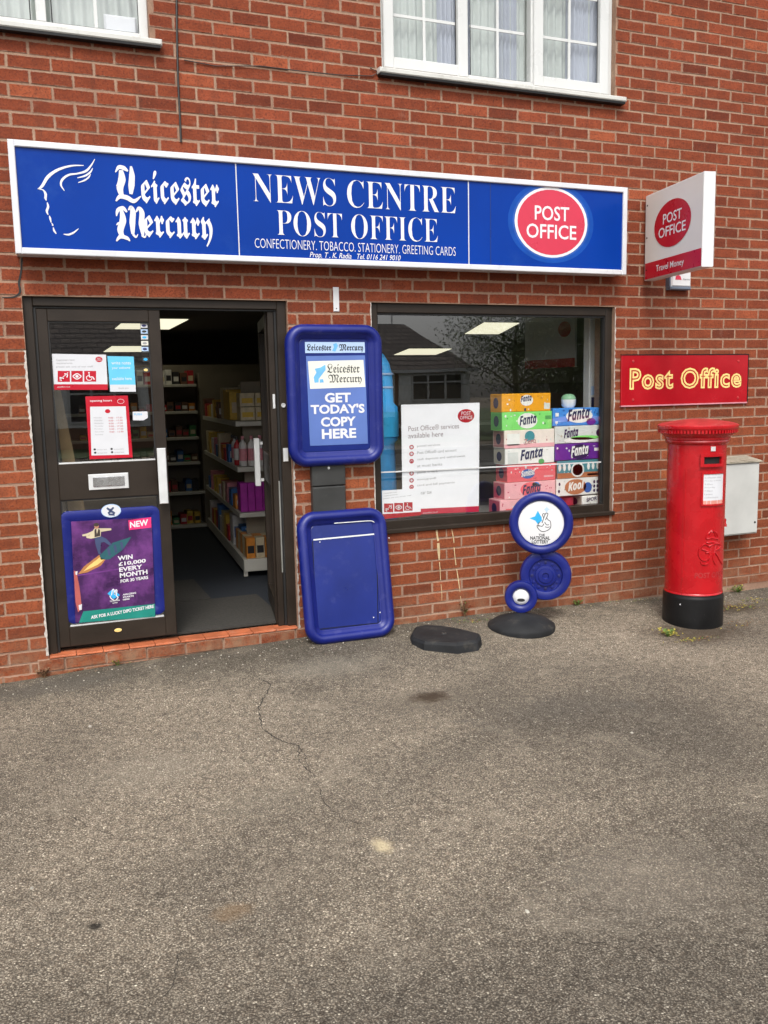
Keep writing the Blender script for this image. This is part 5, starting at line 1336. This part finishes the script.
# ------------------------------------------------------------------ gondola shelving inside the door
M_shelf = mat('cream_shelf_metal', (.50, .48, .42, 1), .5, .08, 5); M_shback = mat('shelf_back', (.20, .17, .125, 1), .7, .1, 5)
gA = Vector((1.415, 1.62, 0)); gdir = Vector((.075, 1, 0)).normalized(); gright = Vector((gdir.y, -gdir.x, 0))
GF = Fr((gA.x, gA.y, 0), gright, (0, 0, 1), -gdir)     # a to the right, d towards the street (negative d runs into the shop)
gl = 2.7; gw = .85
def gz_at(px, py):
    d = ray(px, py); t_ = (gA-CAM).dot(gdir)/d.dot(gdir); return (CAM+d*t_).z
levels = [gz_at(240, 560)]; _g = gA.copy(); gA = gA+gdir*.15; levels += [gz_at(235, y) for y in (513, 467, 421)]; gA = _g
print('gondola', levels)
gon = empty('shelving_unit', (gA.x+.4, gA.y+1.2, .15), 'cream shop shelving unit standing just inside the open doorway', 'shelf')
mb = MB(); mb.fbox(GF, 0, gw, .20, levels[0]-.002, -gl, -.0, M_shelf, .004); mb.fbox(GF, .0, .03, .158, .20, -.05, -.02, M_shelf); mb.build('plinth', gon)
mb = MB(); mb.fbox(GF, gw*.5-.02, gw*.5+.02, levels[0], 1.75, -gl, -.02, M_shback); mb.build('back_panel', gon)
mb = MB(); mb.fbox(GF, gw*.5-.35, gw*.5+.35, levels[0], 1.75, -.30, -.28, M_shback); mb.build('end_panel', gon)
for z_ in levels[1:]:
    mb = MB(); mb.fbox(GF, .0, gw, z_-.045, z_-.005, -gl, -.15, M_shelf, .003); mb.build('shelf', gon)
# back island shelf
BY = 4.62
bz = [XZ(190, y, BY)[1] for y in (525, 492, 462, 437, 411, 384)]
print('back', bz, XZ(165, 400, BY), XZ(208, 400, BY))
bk = empty('shelving_unit', (1.5, BY, .15), 'tall dark shelving unit across the back of the shop', 'shelf')
mb = MB(); mb.box(.2, 3.4, BY+.42, BY+.45, .15, 2.0, M_shback); mb.box(.2, 3.4, BY, BY+.42, .152, bz[0]-.03, M_shback); mb.build('back_panel', bk)
for z_ in bz: 
    mb = MB(); mb.box(.2, 1.62 if z_ > bz[1]+.01 else 1.66, BY, BY+.415, z_-.03, z_, M_shelf, .003); mb.build('shelf', bk)
mb = MB(); mb.box(1.66, 3.4, BY+.05, BY+.3, .152, 1.9, M_shback); mb.build('end_block', bk)
# products
def prod_mat(n, c_): return mat(n, c_, .4, .15, 30)
PMs = {'purple': prod_mat('pack_magenta', (.35, .02, .30, 1)), 'orange': prod_mat('pack_orange', (.60, .22, .03, 1)), 'black': prod_mat('pack_black', (.02, .018, .02, 1)), 'cream': prod_mat('pack_cream', (.55, .46, .30, 1)), 'yellow': prod_mat('pack_yellow', (.60, .38, .04, 1)),
       'red': prod_mat('pack_red', (.42, .02, .025, 1)), 'blue': prod_mat('pack_blue', (.03, .13, .35, 1)), 'white': prod_mat('pack_white', (.60, .58, .56, 1)), 'pink': prod_mat('pack_pink', (.60, .22, .26, 1)), 'green': prod_mat('pack_green', (.05, .22, .08, 1)), 'brown': prod_mat('pack_brown', (.13, .06, .03, 1))}
def carton(F, a, b, d, w_, h_, dp_, c1_, c2_, label, group, name='carton', cat='packet'):
    mb = MB(); mb.fbox(F, a, a+w_, b, b+h_, d-dp_, d, PMs[c1_], .003); r_ = mb.build(name, label=label, cat=cat, group=group)
    mb = MB(); rect(mb, F, a+w_*.12, a+w_*.88, b+h_*.25, b+h_*.62, d+.0008, PMs[c2_]); mb.build('print', r_); return r_
def bottle(F, a, b, d, r0_, h_, c1_, c2_, label, group):
    p = F(a, b, d); mb = MB(); mb.lathe(p, [(r0_*.9, 0), (r0_, .01), (r0_, h_*.68), (r0_*.8, h_*.76), (r0_*.35, h_*.83), (r0_*.35, h_*.88)], PMs[c1_], 16)
    r_ = mb.build('bottle', label=label, cat='bottle', group=group, smooth=40)
    mb = MB(); mb.lathe(p, [(r0_*.42, h_*.88), (r0_*.42, h_*.99), (r0_*.3, h_)], PMs[c2_], 12); mb.build('cap', r_)
    mb = MB(); mb.lathe(p, [(r0_*1.02, h_*.18), (r0_*1.02, h_*.58)], PMs['white' if c1_ != 'white' else 'pink'], 16, False, False); mb.build('print', r_)
gr = 'packets on the shelving unit by the door'
for i in range(4):
    for j in range(5):
        carton(GF, .03+i*.078, levels[0], -.03-j*.13, .072, .17, .11, 'cream' if (i+j) % 2 else 'orange', 'black', 'cream and orange packet with black print on the bottom shelf by the door', gr)
for i in range(3): carton(GF, -.0+.02+i*.105, levels[0]+.001, -.75-i*.02, .10, .27, .2, 'white', 'blue', 'white carton behind the orange packets on the bottom shelf', gr)
carton(GF, .05, levels[0]+.175, -.40, .26, .04, .2, 'blue', 'white', 'flat blue packet on top of the packets on the bottom shelf', gr)
for i in range(4): carton(GF, .02+i*.062, levels[1], -.18, .058, .24, .18, 'purple', 'purple', 'magenta carton standing on the second shelf by the door', gr)
for i in range(3): carton(GF, -.0+.005, levels[1], -.40-i*.25, .12, .12+.03*i, .16, ['orange', 'blue', 'pink'][i], 'white', ['orange', 'blue', 'pink'][i]+' packet behind the magenta cartons on the second shelf', gr)
for i in range(4): bottle(GF, .06+i*.072, levels[2], -.21, .033, .25, 'white', 'pink', 'white bottle with pink band on the third shelf by the door', 'bottles on the shelving unit by the door')
for i in range(3): bottle(GF, .035+i*.01, levels[2], -.36-i*.22, .03, .24, ['red', 'white', 'brown'][i], 'black', ['red', 'second white', 'brown'][i]+' bottle further back on the third shelf by the door', 'bottles on the shelving unit by the door')
for i in range(3):
    for j in range(2): carton(GF, .05+i*.125, levels[3]+j*.115, -.19, .12, .11, .2, 'cream' if i < 2 else 'brown', 'yellow', 'cream and yellow box stacked on the top shelf by the door' if i < 2 else 'brown box stacked on the top shelf by the door', gr)
for i in range(3): carton(GF, .0+i*.012, levels[3], -.46-i*.3, .16, .24+.02*i, .2, ['yellow', 'yellow', 'cream'][i], ['cream', 'cream', 'yellow'][i], ['yellow box at the near end of the top shelf', 'yellow box in the middle of the top shelf', 'cream box at the far end of the top shelf'][i], gr)
srt = random.Random(11)
for lv, hmax in ((1, .2), (2, .24), (3, .22)):
    for j in range(9):
        d_ = -.75-j*.2 if lv != 3 else -1.3-j*.15
        c1n, c2n = srt.choice(['red', 'blue', 'white', 'yellow', 'cream', 'green', 'orange', 'pink', 'black', 'brown']), srt.choice(['white', 'black', 'red', 'yellow'])
        carton(GF, .0+srt.uniform(.0, .02), levels[lv]-.004, d_, srt.uniform(.10, .16), hmax*srt.uniform(.45, 1), .12, c1n, c2n, f'{c1n} packet far back on the {["", "second", "third", "top"][lv]} shelf by the door', gr)
for j in range(9):
    c1n = srt.choice(['red', 'blue', 'white', 'yellow', 'cream', 'green']); carton(GF, .01, levels[0]+.001, -1.0-j*.17, .14, srt.uniform(.12, .3), .14, c1n, 'white', f'{c1n} packet far back on the bottom shelf by the door', gr)
FB = WP(BY+.10)
rowc = [['red', 'orange', 'yellow', 'red', 'green', 'yellow', 'orange', 'red'], ['black', 'brown', 'red', 'blue', 'white', 'brown', 'black', 'red'], ['brown', 'blue', 'black', 'brown', 'green', 'cream', 'black', 'brown'], ['green', 'black', 'brown', 'yellow', 'blue', 'brown', 'cream', 'brown'], ['brown', 'orange', 'brown', 'black', 'brown', 'red', 'brown', 'red'], ['red', 'white', 'red', 'green', 'black', 'white', 'white', 'brown']]
rown = ['lowest', 'second', 'third', 'fourth', 'fifth', 'top']
for r_i, z_ in enumerate(bz):
    for i in range(16):
        cc_ = rowc[r_i][(i*3+r_i) % 8]; hh = [.15, .15, .12, .12, .12, .17][r_i]*random.uniform(.45, 1.1)
        carton(FB, .35+i*.079+random.uniform(0, .01), z_, random.uniform(-.03, 0), .070, hh, .2, cc_, random.choice(['white', 'black', 'cream', 'red']), f'{cc_} packet on the {rown[r_i]} shelf of the rear unit', 'packets on the rear shelving unit')
# ------------------------------------------------------------------ behind the shop window
M_ledge = mat('window_ledge', (.30, .29, .27, 1), .6)
mb = MB(); mb.box(1.9, 3.95, .12, .75, .70, .735, M_ledge, .005); wl_ = mb.build('display_ledge', label='low grey display ledge behind the shop window', cat='ledge')
mb = MB(); mb.box(1.95, 2.0, .3, .7, .152, .70, M_ledge); mb.build('leg', wl_); mb = MB(); mb.box(3.85, 3.9, .3, .7, .152, .70, M_ledge); mb.build('leg', wl_)
YF = .115
FF = WP(YF)
def zf(x, y): return XZ(480+x*.18229, 380+y*.18229, YF)
def dmat(n, r_, g_, b_): return mat(n, tuple(min(.9, q_*1.3) for q_ in C(r_, g_, b_)[:3])+(1,), .4, .06, 20)
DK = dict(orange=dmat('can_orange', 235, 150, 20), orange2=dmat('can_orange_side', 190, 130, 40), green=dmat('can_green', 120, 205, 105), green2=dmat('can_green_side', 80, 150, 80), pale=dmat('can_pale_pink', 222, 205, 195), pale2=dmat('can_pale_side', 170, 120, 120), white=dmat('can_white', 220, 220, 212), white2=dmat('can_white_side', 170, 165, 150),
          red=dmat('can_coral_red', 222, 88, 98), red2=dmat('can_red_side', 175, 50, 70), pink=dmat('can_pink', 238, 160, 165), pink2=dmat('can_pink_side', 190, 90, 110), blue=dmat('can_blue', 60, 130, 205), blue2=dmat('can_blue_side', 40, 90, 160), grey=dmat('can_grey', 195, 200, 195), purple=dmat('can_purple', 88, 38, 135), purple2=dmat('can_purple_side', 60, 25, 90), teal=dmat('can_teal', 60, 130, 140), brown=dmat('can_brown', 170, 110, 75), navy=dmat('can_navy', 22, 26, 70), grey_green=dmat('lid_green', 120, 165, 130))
def drink(x0_, x1_, y0_, y1_, cm, sm, body, label, tcol='navy', bits=(), tb=(.32, .75, .18, .80), it=0, dz=.17, lab2=None):
    ym_ = (y0_+y1_)/2; aL_ = zf(x0_, ym_)[0]; aR_ = zf(x1_, ym_)[0]; zt_ = zf((x0_+x1_)/2, y0_)[1]; zb_ = zf((x0_+x1_)/2, y1_)[1]
    r_ = empty('drinks_multipack', ((aL_+aR_)/2, YF+.1, zb_), label, 'drinks box', 'drinks boxes stacked in the shop window')
    mb = MB(); mb.fbox(FF, aL_, aR_, zb_+.001, zt_-.001, -dz, 0, DK[cm], .004); mb.build('box', r_)
    w_ = aR_-aL_; h_ = zt_-zb_
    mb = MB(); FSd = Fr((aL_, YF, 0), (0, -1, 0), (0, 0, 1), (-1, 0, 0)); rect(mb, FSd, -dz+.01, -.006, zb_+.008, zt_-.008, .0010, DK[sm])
    ell(mb, FSd, -dz*.5, zb_+h_*.5, dz*.22, h_*.3, .0018, DK['navy'], 16); mb.build('side_print', r_)
    mb = MB(); rq = random.Random(int(x0_*7+y0_))
    for k in range(26):
        uu, vv_ = rq.uniform(.03, .93), rq.uniform(.06, .86); mk = DK[rq.choice([sm, sm, 'white', cm+'2' if cm+'2' in DK else sm, cm, 'grey'])]
        if rq.random() < .5: rect(mb, FF, aL_+w_*uu, aL_+w_*(uu+rq.uniform(.01, .05)), zb_+h_*vv_, zb_+h_*(vv_+rq.uniform(.03, .09)), .0003+.00002*k, mk)
        else: ell(mb, FF, aL_+w_*uu, zb_+h_*vv_, w_*rq.uniform(.008, .022), h_*rq.uniform(.03, .08), .0003+.00002*k, mk, 10)
    for (u0_, u1_, v0_, v1_, m_, kind) in bits:
        if kind == 'r': rect(mb, FF, aL_+w_*u0_, aL_+w_*u1_, zb_+h_*v0_, zb_+h_*v1_, .0010, DK.get(m_, M_text) if isinstance(m_, str) else m_)
        else: ell(mb, FF, aL_+w_*u0_, zb_+h_*v0_, w_*u1_, h_*v1_, .0015, DK.get(m_, M_text) if isinstance(m_, str) else m_, 22)
    if body: txt(mb, FF, body, aL_+w_*tb[0], aL_+w_*tb[1], zb_+h_*tb[2], zb_+h_*tb[3], DK[tcol] if tcol in DK else M_text, .0026, .02, tilt=.12, italic=it)
    mb.build('print', r_)
SB = '𝙁𝙖𝙣𝙩𝙖'
drink(120, 388, 73, 174, 'orange', 'orange2', '𝙁𝙖𝙣𝙩𝙖', 'orange drinks box on top of the left stack in the window', bits=[(.50, .13, .62, .30, 'white', 'e'), (.86, .98, .12, .45, 'grey', 'r'), (.45, .49, .05, .2, 'navy', 'r')], tb=(.38, .60, .52, .86))
drink(122, 395, 173, 274, 'green', 'green2', SB, 'light green drinks box second from the top of the left stack', bits=[(.50, .20, .5, .42, 'white', 'e'), (.86, .98, .55, .75, 'green2', 'r')], tb=(.34, .68, .24, .76))
drink(134, 408, 271, 370, 'pale', 'pale2', 'Zero', 'pale pink and white drinks box in the middle of the left stack', 'pale2', bits=[(.05, .3, .15, .8, 'white', 'r'), (0, 1, .0, .22, 'pink', 'r'), (.50, .10, .62, .3, 'teal', 'e')], tb=(.38, .62, .16, .46))
drink(138, 408, 371, 460, 'white', 'white2', SB, 'white drinks box with large navy lettering in the left stack', bits=[(.05, .26, .05, .75, 'grey', 'r'), (.73, .06, .12, .16, 'green2', 'e')], tb=(.30, .76, .22, .86))
drink(150, 415, 461, 556, 'red', 'red2', '𝙎𝙪𝙣𝙠𝙞𝙨𝙩', 'coral red drinks box third from the bottom of the left stack', 'white', bits=[(.42, .14, .45, .28, 'blue2', 'e'), (.75, .95, .2, .3, 'pink', 'r')], tb=(.28, .56, .28, .66))
drink(136, 415, 557, 650, 'pink', 'pink2', SB, 'pink drinks box with navy lettering low in the left stack', bits=[(.50, .20, .55, .42, 'red', 'e'), (.60, .07, .82, .14, 'blue', 'e')], tb=(.34, .70, .24, .80))
drink(110, 412, 651, 745, 'pink', 'pink2', None, 'pink drinks box at the bottom of the left stack behind the lottery sign', bits=[(.1, .4, .2, .5, 'red', 'r')])
drink(400, 660, 153, 250, 'blue', 'blue2', SB, 'bright blue drinks box on top of the right stack in the window', bits=[(.55, .28, .55, .4, 'white', 'e'), (.05, .12, .55, .75, 'white', 'r'), (.05, .1, .15, .28, 'white', 'r'), (.80, .1, .2, .2, 'purple', 'e')], tb=(.30, .77, .24, .90))
drink(412, 672, 250, 346, 'grey', 'white2', SB, 'silver grey drinks box second from the top of the right stack', bits=[(.5, .32, .18, .16, 'white', 'e'), (.93, .07, .55, .22, 'navy', 'e'), (.62, .3, .30, .13, 'green', 'e')], tb=(.18, .48, .30, .80))
drink(412, 678, 347, 437, 'purple', 'purple2', SB, 'dark purple drinks box in the middle of the right stack', 'white', bits=[(.50, .20, .5, .46, 'navy', 'e'), (.80, .94, .5, .68, 'white', 'r'), (.03, .06, .7, .82, 'white', 'r')], tb=(.32, .68, .2, .82))
drink(424, 680, 439, 534, 'teal', 'brown', '', 'teal and brown drinks box with an orange circle in the right stack', bits=[(0, 1, .0, .30, 'brown', 'r'), (.43, .14, .45, .42, 'white', 'e'), (.43, .11, .45, .33, 'orange', 'e'), (.05, .03, .62, .2, 'white', 'e'), (.15, .03, .62, .2, 'white', 'e'), (.25, .03, .62, .2, 'white', 'e'), (.66, .03, .62, .2, 'white', 'e'), (.76, .03, .62, .2, 'white', 'e'), (.86, .03, .62, .2, 'white', 'e'), (.96, .02, .62, .2, 'white', 'e'), (.64, .92, .08, .2, 'white', 'r')])
drink(420, 676, 536, 632, 'white', 'white2', '𝙆𝙤𝙤𝙡', 'white drinks box with a brown oval logo low in the right stack', 'white', bits=[(.40, .23, .5, .44, 'brown', 'e'), (.66, .09, .42, .3, 'blue2', 'e')]+[(.80+.07*(k % 3), .022, .22+.25*(k//3), .10, 'navy', 'e') for k in range(9)]+[(.05, .02, .3, .1, 'navy', 'e'), (.06, .02, .7, .1, 'navy', 'e')], tb=(.24, .58, .26, .78))
drink(560, 676, 633, 700, 'white', 'white2', 'SPORT', 'small white box at the foot of the right stack', 'navy', bits=[(.1, .9, .1, .2, 'grey', 'r')], tb=(.2, .8, .5, .8), dz=.2)
q = zf(505, 668); mb = MB()
mb.lathe((zf(505, 668)[0], YF+.08, zf(505, 700)[1]), [(.05, 0), (.055, .01), (.055, .07), (.03, .08)], DK['red2'], 20); mb.build('tin', label='dark red tin at the foot of the right drinks stack', cat='tin', smooth=40)
# tub on the right stack
tc_ = Vector((zf(527, 140)[0], YF+.10, zf(527, 152)[1])); 
mb = MB(); mb.lathe(tc_, [(.040, 0), (.052, .02), (.054, .060)], DK['white'], 24); tb_ = mb.build('snack_tub', label='white and green tub on top of the right drinks stack', cat='tub', smooth=40)
mb = MB(); mb.lathe(tc_, [(.054, .060), (.052, .075), (.040, .092), (.020, .100)], DK['grey_green'], 24); mb.build('lid', tb_, smooth=50)
# light blue column display
mb = MB(); bx_ = 2.105
M_lb = mat('light_blue_plastic', (.03, .36, .78, 1), .35, .25, 4)
mb.lathe((bx_, .30, .735), [(.12, 0), (.125, .03), (.118, .35), (.112, .55), (.135, .58), (.138, .80), (.110, .83), (.105, 1.02), (.085, 1.10), (.05, 1.16), (.02, 1.185)], M_lb, 32)
bd = mb.build('bottle_display', label='tall light blue plastic column standing at the left of the shop window', cat='display', smooth=45)
mb = MB()
mb.lathe((bx_, .30, .735), [(.142, .60), (.142, .77)], mat('cyan_band', (.03, .40, .72, 1), .3), 32, False, False); mb.build('band', bd)
mb = MB()
for z_ in (.93, 1.02): mb.lathe((bx_, .30, .735), [(.112, z_), (.112, z_+.012)], M_lt, 24, False, False)
mb.build('ring', bd)
# white edge post with stickers
mb = MB(); e0 = XZ(589.5, 350, .32)[0]; e1 = XZ(600.5, 350, .32)[0]
mb.box(e0, e1, .32, .40, .735, 2.35, M_offwhite, .004); po = mb.build('display_post', label='narrow white upright post at the right of the shop window', cat='post')
mb = MB(); F = WP(.32)
p = XZ(591, 412, .32); p2 = XZ(600, 397, .32); rect(mb, F, p[0], p2[0], p[1], p2[1], .001, DK['navy'])
p = XZ(591, 395, .32); p2 = XZ(600, 386, .32); rect(mb, F, p[0], p2[0], p[1], p2[1], .001, M_lt); mb.build('label', po)
# hanging post office sign inside
A_ = [at(523, 312, 1.6), at(575, 312, 1.0), at(575, 351, 1.0), at(525, 365, 1.6)]
A_[0].z = A_[1].z = 2.28
zr0 = min(A_[2].z, A_[3].z)
o_ = Vector((A_[3].x, 1.6, 0)); rv = Vector((A_[2].x-A_[3].x, -.6, 0)); ln = rv.length; rv.normalize(); nv = Vector((rv.y, -rv.x, 0))
FH = Fr(o_, rv, (0, 0, 1), nv)
hz0 = at(550, 368, 1.3).z
mb = MB(); mb.fbox(FH, 0, ln, hz0, 2.27, -.02, 0, M_offwhite); hs_ = mb.build('interior_sign', label='white sign with red foot hanging inside behind the shop window', cat='sign')
mb = MB(); rect(mb, FH, 0, ln, hz0, hz0+.075, .001, M_red); ell(mb, FH, ln*.80, hz0+.32, .075, .065, .001, M_red, 24); mb.build('print', hs_)
mb = MB(); mb.tube([FH(.1, 2.27, -.01), FH(.1, IZ, -.01)], .003, M_alu, 5); mb.tube([FH(ln-.1, 2.27, -.01), FH(ln-.1, IZ, -.01)], .003, M_alu, 5); mb.build('hanger', hs_)
# dark shelving deep behind the window
mb = MB(); mb.box(2.6, 7.4, 2.6, 2.65, .152, 1.7, M_shback); sh_ = mb.build('back_panel', empty('shelving_unit', (5, 2.6, .15), 'long dark shelving unit seen through the shop window', 'shelf'))
for z_ in (.5, .9, 1.3):
    mb = MB(); mb.box(2.6, 7.4, 2.3, 2.6, z_, z_+.03, M_shelf); mb.build('shelf', sh_.parent)

# ================================================================== ACROSS THE ROAD (seen in the glass)
M_hbrick = mat('bungalow_brick', (.22, .12, .08, 1), .9, .15, 8); M_hroof = mat('dark_roof_tile', (.050, .040, .036, 1), .85, .2, 3)
def roof_mat():
    m = bpy.data.materials.new('tiled_roof'); m.use_nodes = True; nt = m.node_tree; b = nt.nodes['Principled BSDF']
    tc = N(nt, 'ShaderNodeTexCoord'); br = N(nt, 'ShaderNodeTexBrick'); br.inputs['Scale'].default_value = 1; br.inputs['Brick Width'].default_value = .3; br.inputs['Row Height'].default_value = .16; br.inputs['Mortar Size'].default_value = .018
    br.inputs['Color1'].default_value = (.11, .09, .08, 1); br.inputs['Color2'].default_value = (.17, .14, .12, 1); br.inputs['Mortar'].default_value = (.012, .01, .01, 1)
    cb = N(nt, 'ShaderNodeCombineXYZ'); sx = N(nt, 'ShaderNodeSeparateXYZ'); nt.links.new(tc.outputs['Object'], sx.inputs[0]); nt.links.new(sx.outputs[0], cb.inputs[0]); nt.links.new(sx.outputs[2], cb.inputs[1])
    nt.links.new(cb.outputs[0], br.inputs['Vector']); nt.links.new(br.outputs['Color'], b.inputs['Base Color']); b.inputs['Roughness'].default_value = .85; return m
M_troof = roof_mat(); M_dglass = mat('dark_window_glass', (.05, .05, .05, 1), .08, .1, 2)
def bungalow(x0_, x1_, yF, zE, zR, wins, label):
    h = empty('bungalow', ((x0_+x1_)/2, yF-4, .13), label, 'house', 'bungalows across the road')
    mb = MB(); mb.box(x0_, x1_, yF-7, yF, .1, zE, M_hbrick); mb.build('wall', h)
    mb = MB(); ym = yF-3.5
    a_, b_ = x0_-.3, x1_+.3; yf, yk = yF+.14, yF-7.35; hp_ = 1.2
    vv = [(a_, yf, zE-.05), (b_, yf, zE-.05), (b_, yk, zE-.05), (a_, yk, zE-.05), (a_+hp_, ym, zR), (b_-hp_, ym, zR)]
    mb.add(vv, [(1, 0, 4, 5), (3, 2, 5, 4), (0, 3, 4), (2, 1, 5), (0, 1, 2, 3)], M_troof); rf_ = mb.build('roof', h)
    mb = MB(); mb.box(a_, b_, yf, yf+.10, zE-.14, zE-.03, M_white); mb.build('gutter', h)
    Fb = Fr((0, yF, 0), (-1, 0, 0), (0, 0, 1), (0, 1, 0))
    Fb0 = Fb
    for (w0, w1_, z0_, z1_, nl) in wins:
        mb = MB(); mb.fbox(Fb0, -w1_-.3, -w0+.5, z0_-.12, zE-.15, 0, .02, mat('bright_cladding', (.86, .87, .88, 1), .6)); mb.build('cladding', h)
        Fb = Fr((0, yF+.021, 0), (-1, 0, 0), (0, 0, 1), (0, 1, 0))
        mb = MB(); t_ = .06
        mb.fbox(Fb, -w1_, -w0, z0_, z0_+t_, .0, .05, M_white); mb.fbox(Fb, -w1_, -w0, z1_-t_, z1_, .0, .05, M_white)
        for k in range(nl+1):
            xx = w0+(w1_-w0)*k/nl; mb.fbox(Fb, -xx-.035, -xx+.035, z0_+t_, z1_-t_, 0, .05, M_white)
        mb.fbox(Fb, -w1_+.035, -w0-.035, z0_+(z1_-z0_)*.66, z0_+(z1_-z0_)*.66+.05, 0, .045, M_white)
        wn_ = mb.build('window', h); mb = MB(); rect(mb, Fb, -w1_, -w0, z0_, z1_, .012, M_dglass); mb.build('pane', wn_)
    return h
bungalow(4.9, 14.0, -22, 2.40, 4.15, [(9.6, 10.9, .9, 2.1, 2), (11.85, 13.75, 1.30, 2.22, 3)], 'brick bungalow across the road reflected in the shop window')
bungalow(-7.0, 4.2, -22, 2.5, 4.7, [(.9, 2.9, .9, 2.15, 3), (-4, -2.2, .9, 2.15, 3)], 'brick bungalow across the road reflected in the door glass')
mb = MB(); mb.tube([(12.6, -25.5, 4.1), (12.6, -25.5, 5.7)], .03, M_alu, 5); mb.tube([(11.9, -25.5, 5.6), (12.9, -25.5, 5.55)], .02, M_alu, 5)
for k in range(6): mb.tube([(12+k*.15, -25.7, 5.6), (12+k*.15, -25.3, 5.6)], .01, M_alu, 4)
mb.build('television_aerial', label='television aerial on the bungalow roof across the road', cat='aerial')
M_leaf = mat('tree_leaf', (.17, .21, .10, 1), .7, .4, 2); M_leaf2 = mat('tree_leaf_dark', (.06, .085, .035, 1), .7, .4, 2); M_bark = mat('bark', (.10, .075, .055, 1), .9, .2, 9)
def tree_mesh(h, rad, n, seedv):
    rd = random.Random(seedv); tr = MB(); lf = MB()
    tr.tube([(0, 0, 0), (.05, .02, h*.25), (-.05, .05, h*.5), (.05, 0, h*.85)], [.16, .12, .09, .03], M_bark, 8)
    ends = []
    for k in range(16):
        z = h*rd.uniform(.22, .7); a_ = rd.uniform(0, 6.28); l_ = rad*rd.uniform(.6, 1.05)
        e_ = Vector((cos(a_)*l_, sin(a_)*l_, z+h*rd.uniform(.08, .3))); tr.tube([(0, 0, z), tuple(Vector((0, 0, z)).lerp(e_, .5)+Vector((0, 0, .1))), tuple(e_)], [.05, .035, .01], M_bark, 5); ends.append(e_); ends.append(Vector((0, 0, z)).lerp(e_, .6))
    ends.append(Vector((0, 0, h)))
    for i in range(n):
        c0_ = rd.choice(ends); sp = rad*.26
        p = c0_+Vector((rd.gauss(0, sp), rd.gauss(0, sp), rd.gauss(0, sp*.8)))
        if p.z < h*.12: continue
        s_ = rd.uniform(.028, .062); d1 = Vector((rd.gauss(0, 1), rd.gauss(0, 1), rd.gauss(0, 1))).normalized(); d2 = d1.orthogonal().normalized()
        lf.add([p, p+d1*s_+d2*s_*.4, p+d1*s_*2, p+d1*s_-d2*s_*.4], [(0, 1, 2, 3)], M_leaf if rd.random() < .55 else M_leaf2)
    return tr, lf
protos = []
for k, (h, rad, n) in enumerate(((4.6, 2.0, 17000), (3.2, 1.8, 14000))):
    tr, lf = tree_mesh(h, rad, n, k+3); protos.append((tr, lf))
def place_tree(k, x, y, sc_, rz, label):
    tr, lf = protos[k]; r_ = empty('garden_tree', (x, y, .1), label, 'tree', 'garden trees across the road'); r_.scale = (sc_,)*3; r_.rotation_euler.z = rz
    for nm, src in (('trunk', tr), ('crown', lf)):
        if not hasattr(src, 'me'):
            me_ = bpy.data.meshes.new(nm); me_.from_pydata(src.v, [], src.f)
            for m_ in src.mats: me_.materials.append(m_)
            me_.polygons.foreach_set('material_index', src.mi); me_.update(); src.me = me_
        o2 = bpy.data.objects.new(nm, src.me); col.objects.link(o2); o2.parent = r_
for k, x, y, s_, rz, lb in ((0, 15.6, -21.5, 1.0, .3, 'loose leafy tree beside the bungalow reflected in the middle of the shop window'), (0, 18.2, -20.5, 1.08, 2.1, 'broad leafy tree reflected in the right of the shop window'),
                            (1, 16.6, -19.5, 1.0, 1.1, 'low bushy tree in front of the taller trees across the road'), (1, 19.4, -19.2, 1.1, 4.0, 'low bushy tree at the far right of the gardens across the road'), (0, 21.5, -22, 1.15, 5, 'tall tree at the right end of the gardens across the road'), (1, 6.3, -21, .9, .4, 'small round tree between the two bungalows across the road')):
    place_tree(k, x, y, s_, rz, lb)
mb = MB(); mb.box(14.3, 24, -18.6, -18.5, .1, 1.5, mat('fence_brown', (.10, .065, .04, 1), .85, .3, 6)); mb.build('garden_fence', label='brown garden fence below the trees across the road', cat='fence')

# ================================================================== LIGHT, CAMERA
EL, AZ = R(52), R(202)      # azimuth measured clockwise from +Y: the sun stands in front of the shop, slightly to the left
sd = Vector((sin(AZ)*cos(EL), cos(AZ)*cos(EL), sin(EL)))
w = bpy.data.worlds.new('World'); scene.world = w; w.use_nodes = True; nt = w.node_tree
bg = nt.nodes['Background']; sky = N(nt, 'ShaderNodeTexSky'); sky.sky_type = 'NISHITA'; sky.sun_disc = False
sky.sun_elevation = EL; sky.sun_rotation = AZ; sky.air_density = 1.0; sky.dust_density = 4.0; sky.ozone_density = 1.0
hs = N(nt, 'ShaderNodeHueSaturation'); hs.inputs['Saturation'].default_value = .18
nt.links.new(sky.outputs[0], hs.inputs['Color']); nt.links.new(hs.outputs[0], bg.inputs['Color'])
bg.inputs['Strength'].default_value = .15
sl = bpy.data.lights.new('sun', 'SUN'); sl.energy = .95; sl.angle = R(14); sl.color = (1, .95, .88)
so = bpy.data.objects.new('sun', sl); col.objects.link(so); so.rotation_euler = (-sd).to_track_quat('-Z', 'Y').to_euler(); so.location = (0, -6, 9)
cd = bpy.data.cameras.new('camera'); cam = bpy.data.objects.new('camera', cd); col.objects.link(cam)
cd.sensor_fit = 'VERTICAL'; cd.sensor_height = 36; cd.lens = FPX/1024*36; cd.clip_end = 600; cd.clip_start = .05
cam.matrix_world = Matrix(((CR.x, CU.x, -CF.x, CAM.x), (CR.y, CU.y, -CF.y, CAM.y), (CR.z, CU.z, -CF.z, CAM.z), (0, 0, 0, 1)))
scene.camera = cam
scene.view_settings.view_transform = 'Standard'; scene.view_settings.look = 'None'; scene.view_settings.exposure = 0.82; scene.view_settings.gamma = 1
scene.cycles.use_denoising = True; scene.cycles.max_bounces = 8; scene.cycles.transparent_max_bounces = 12
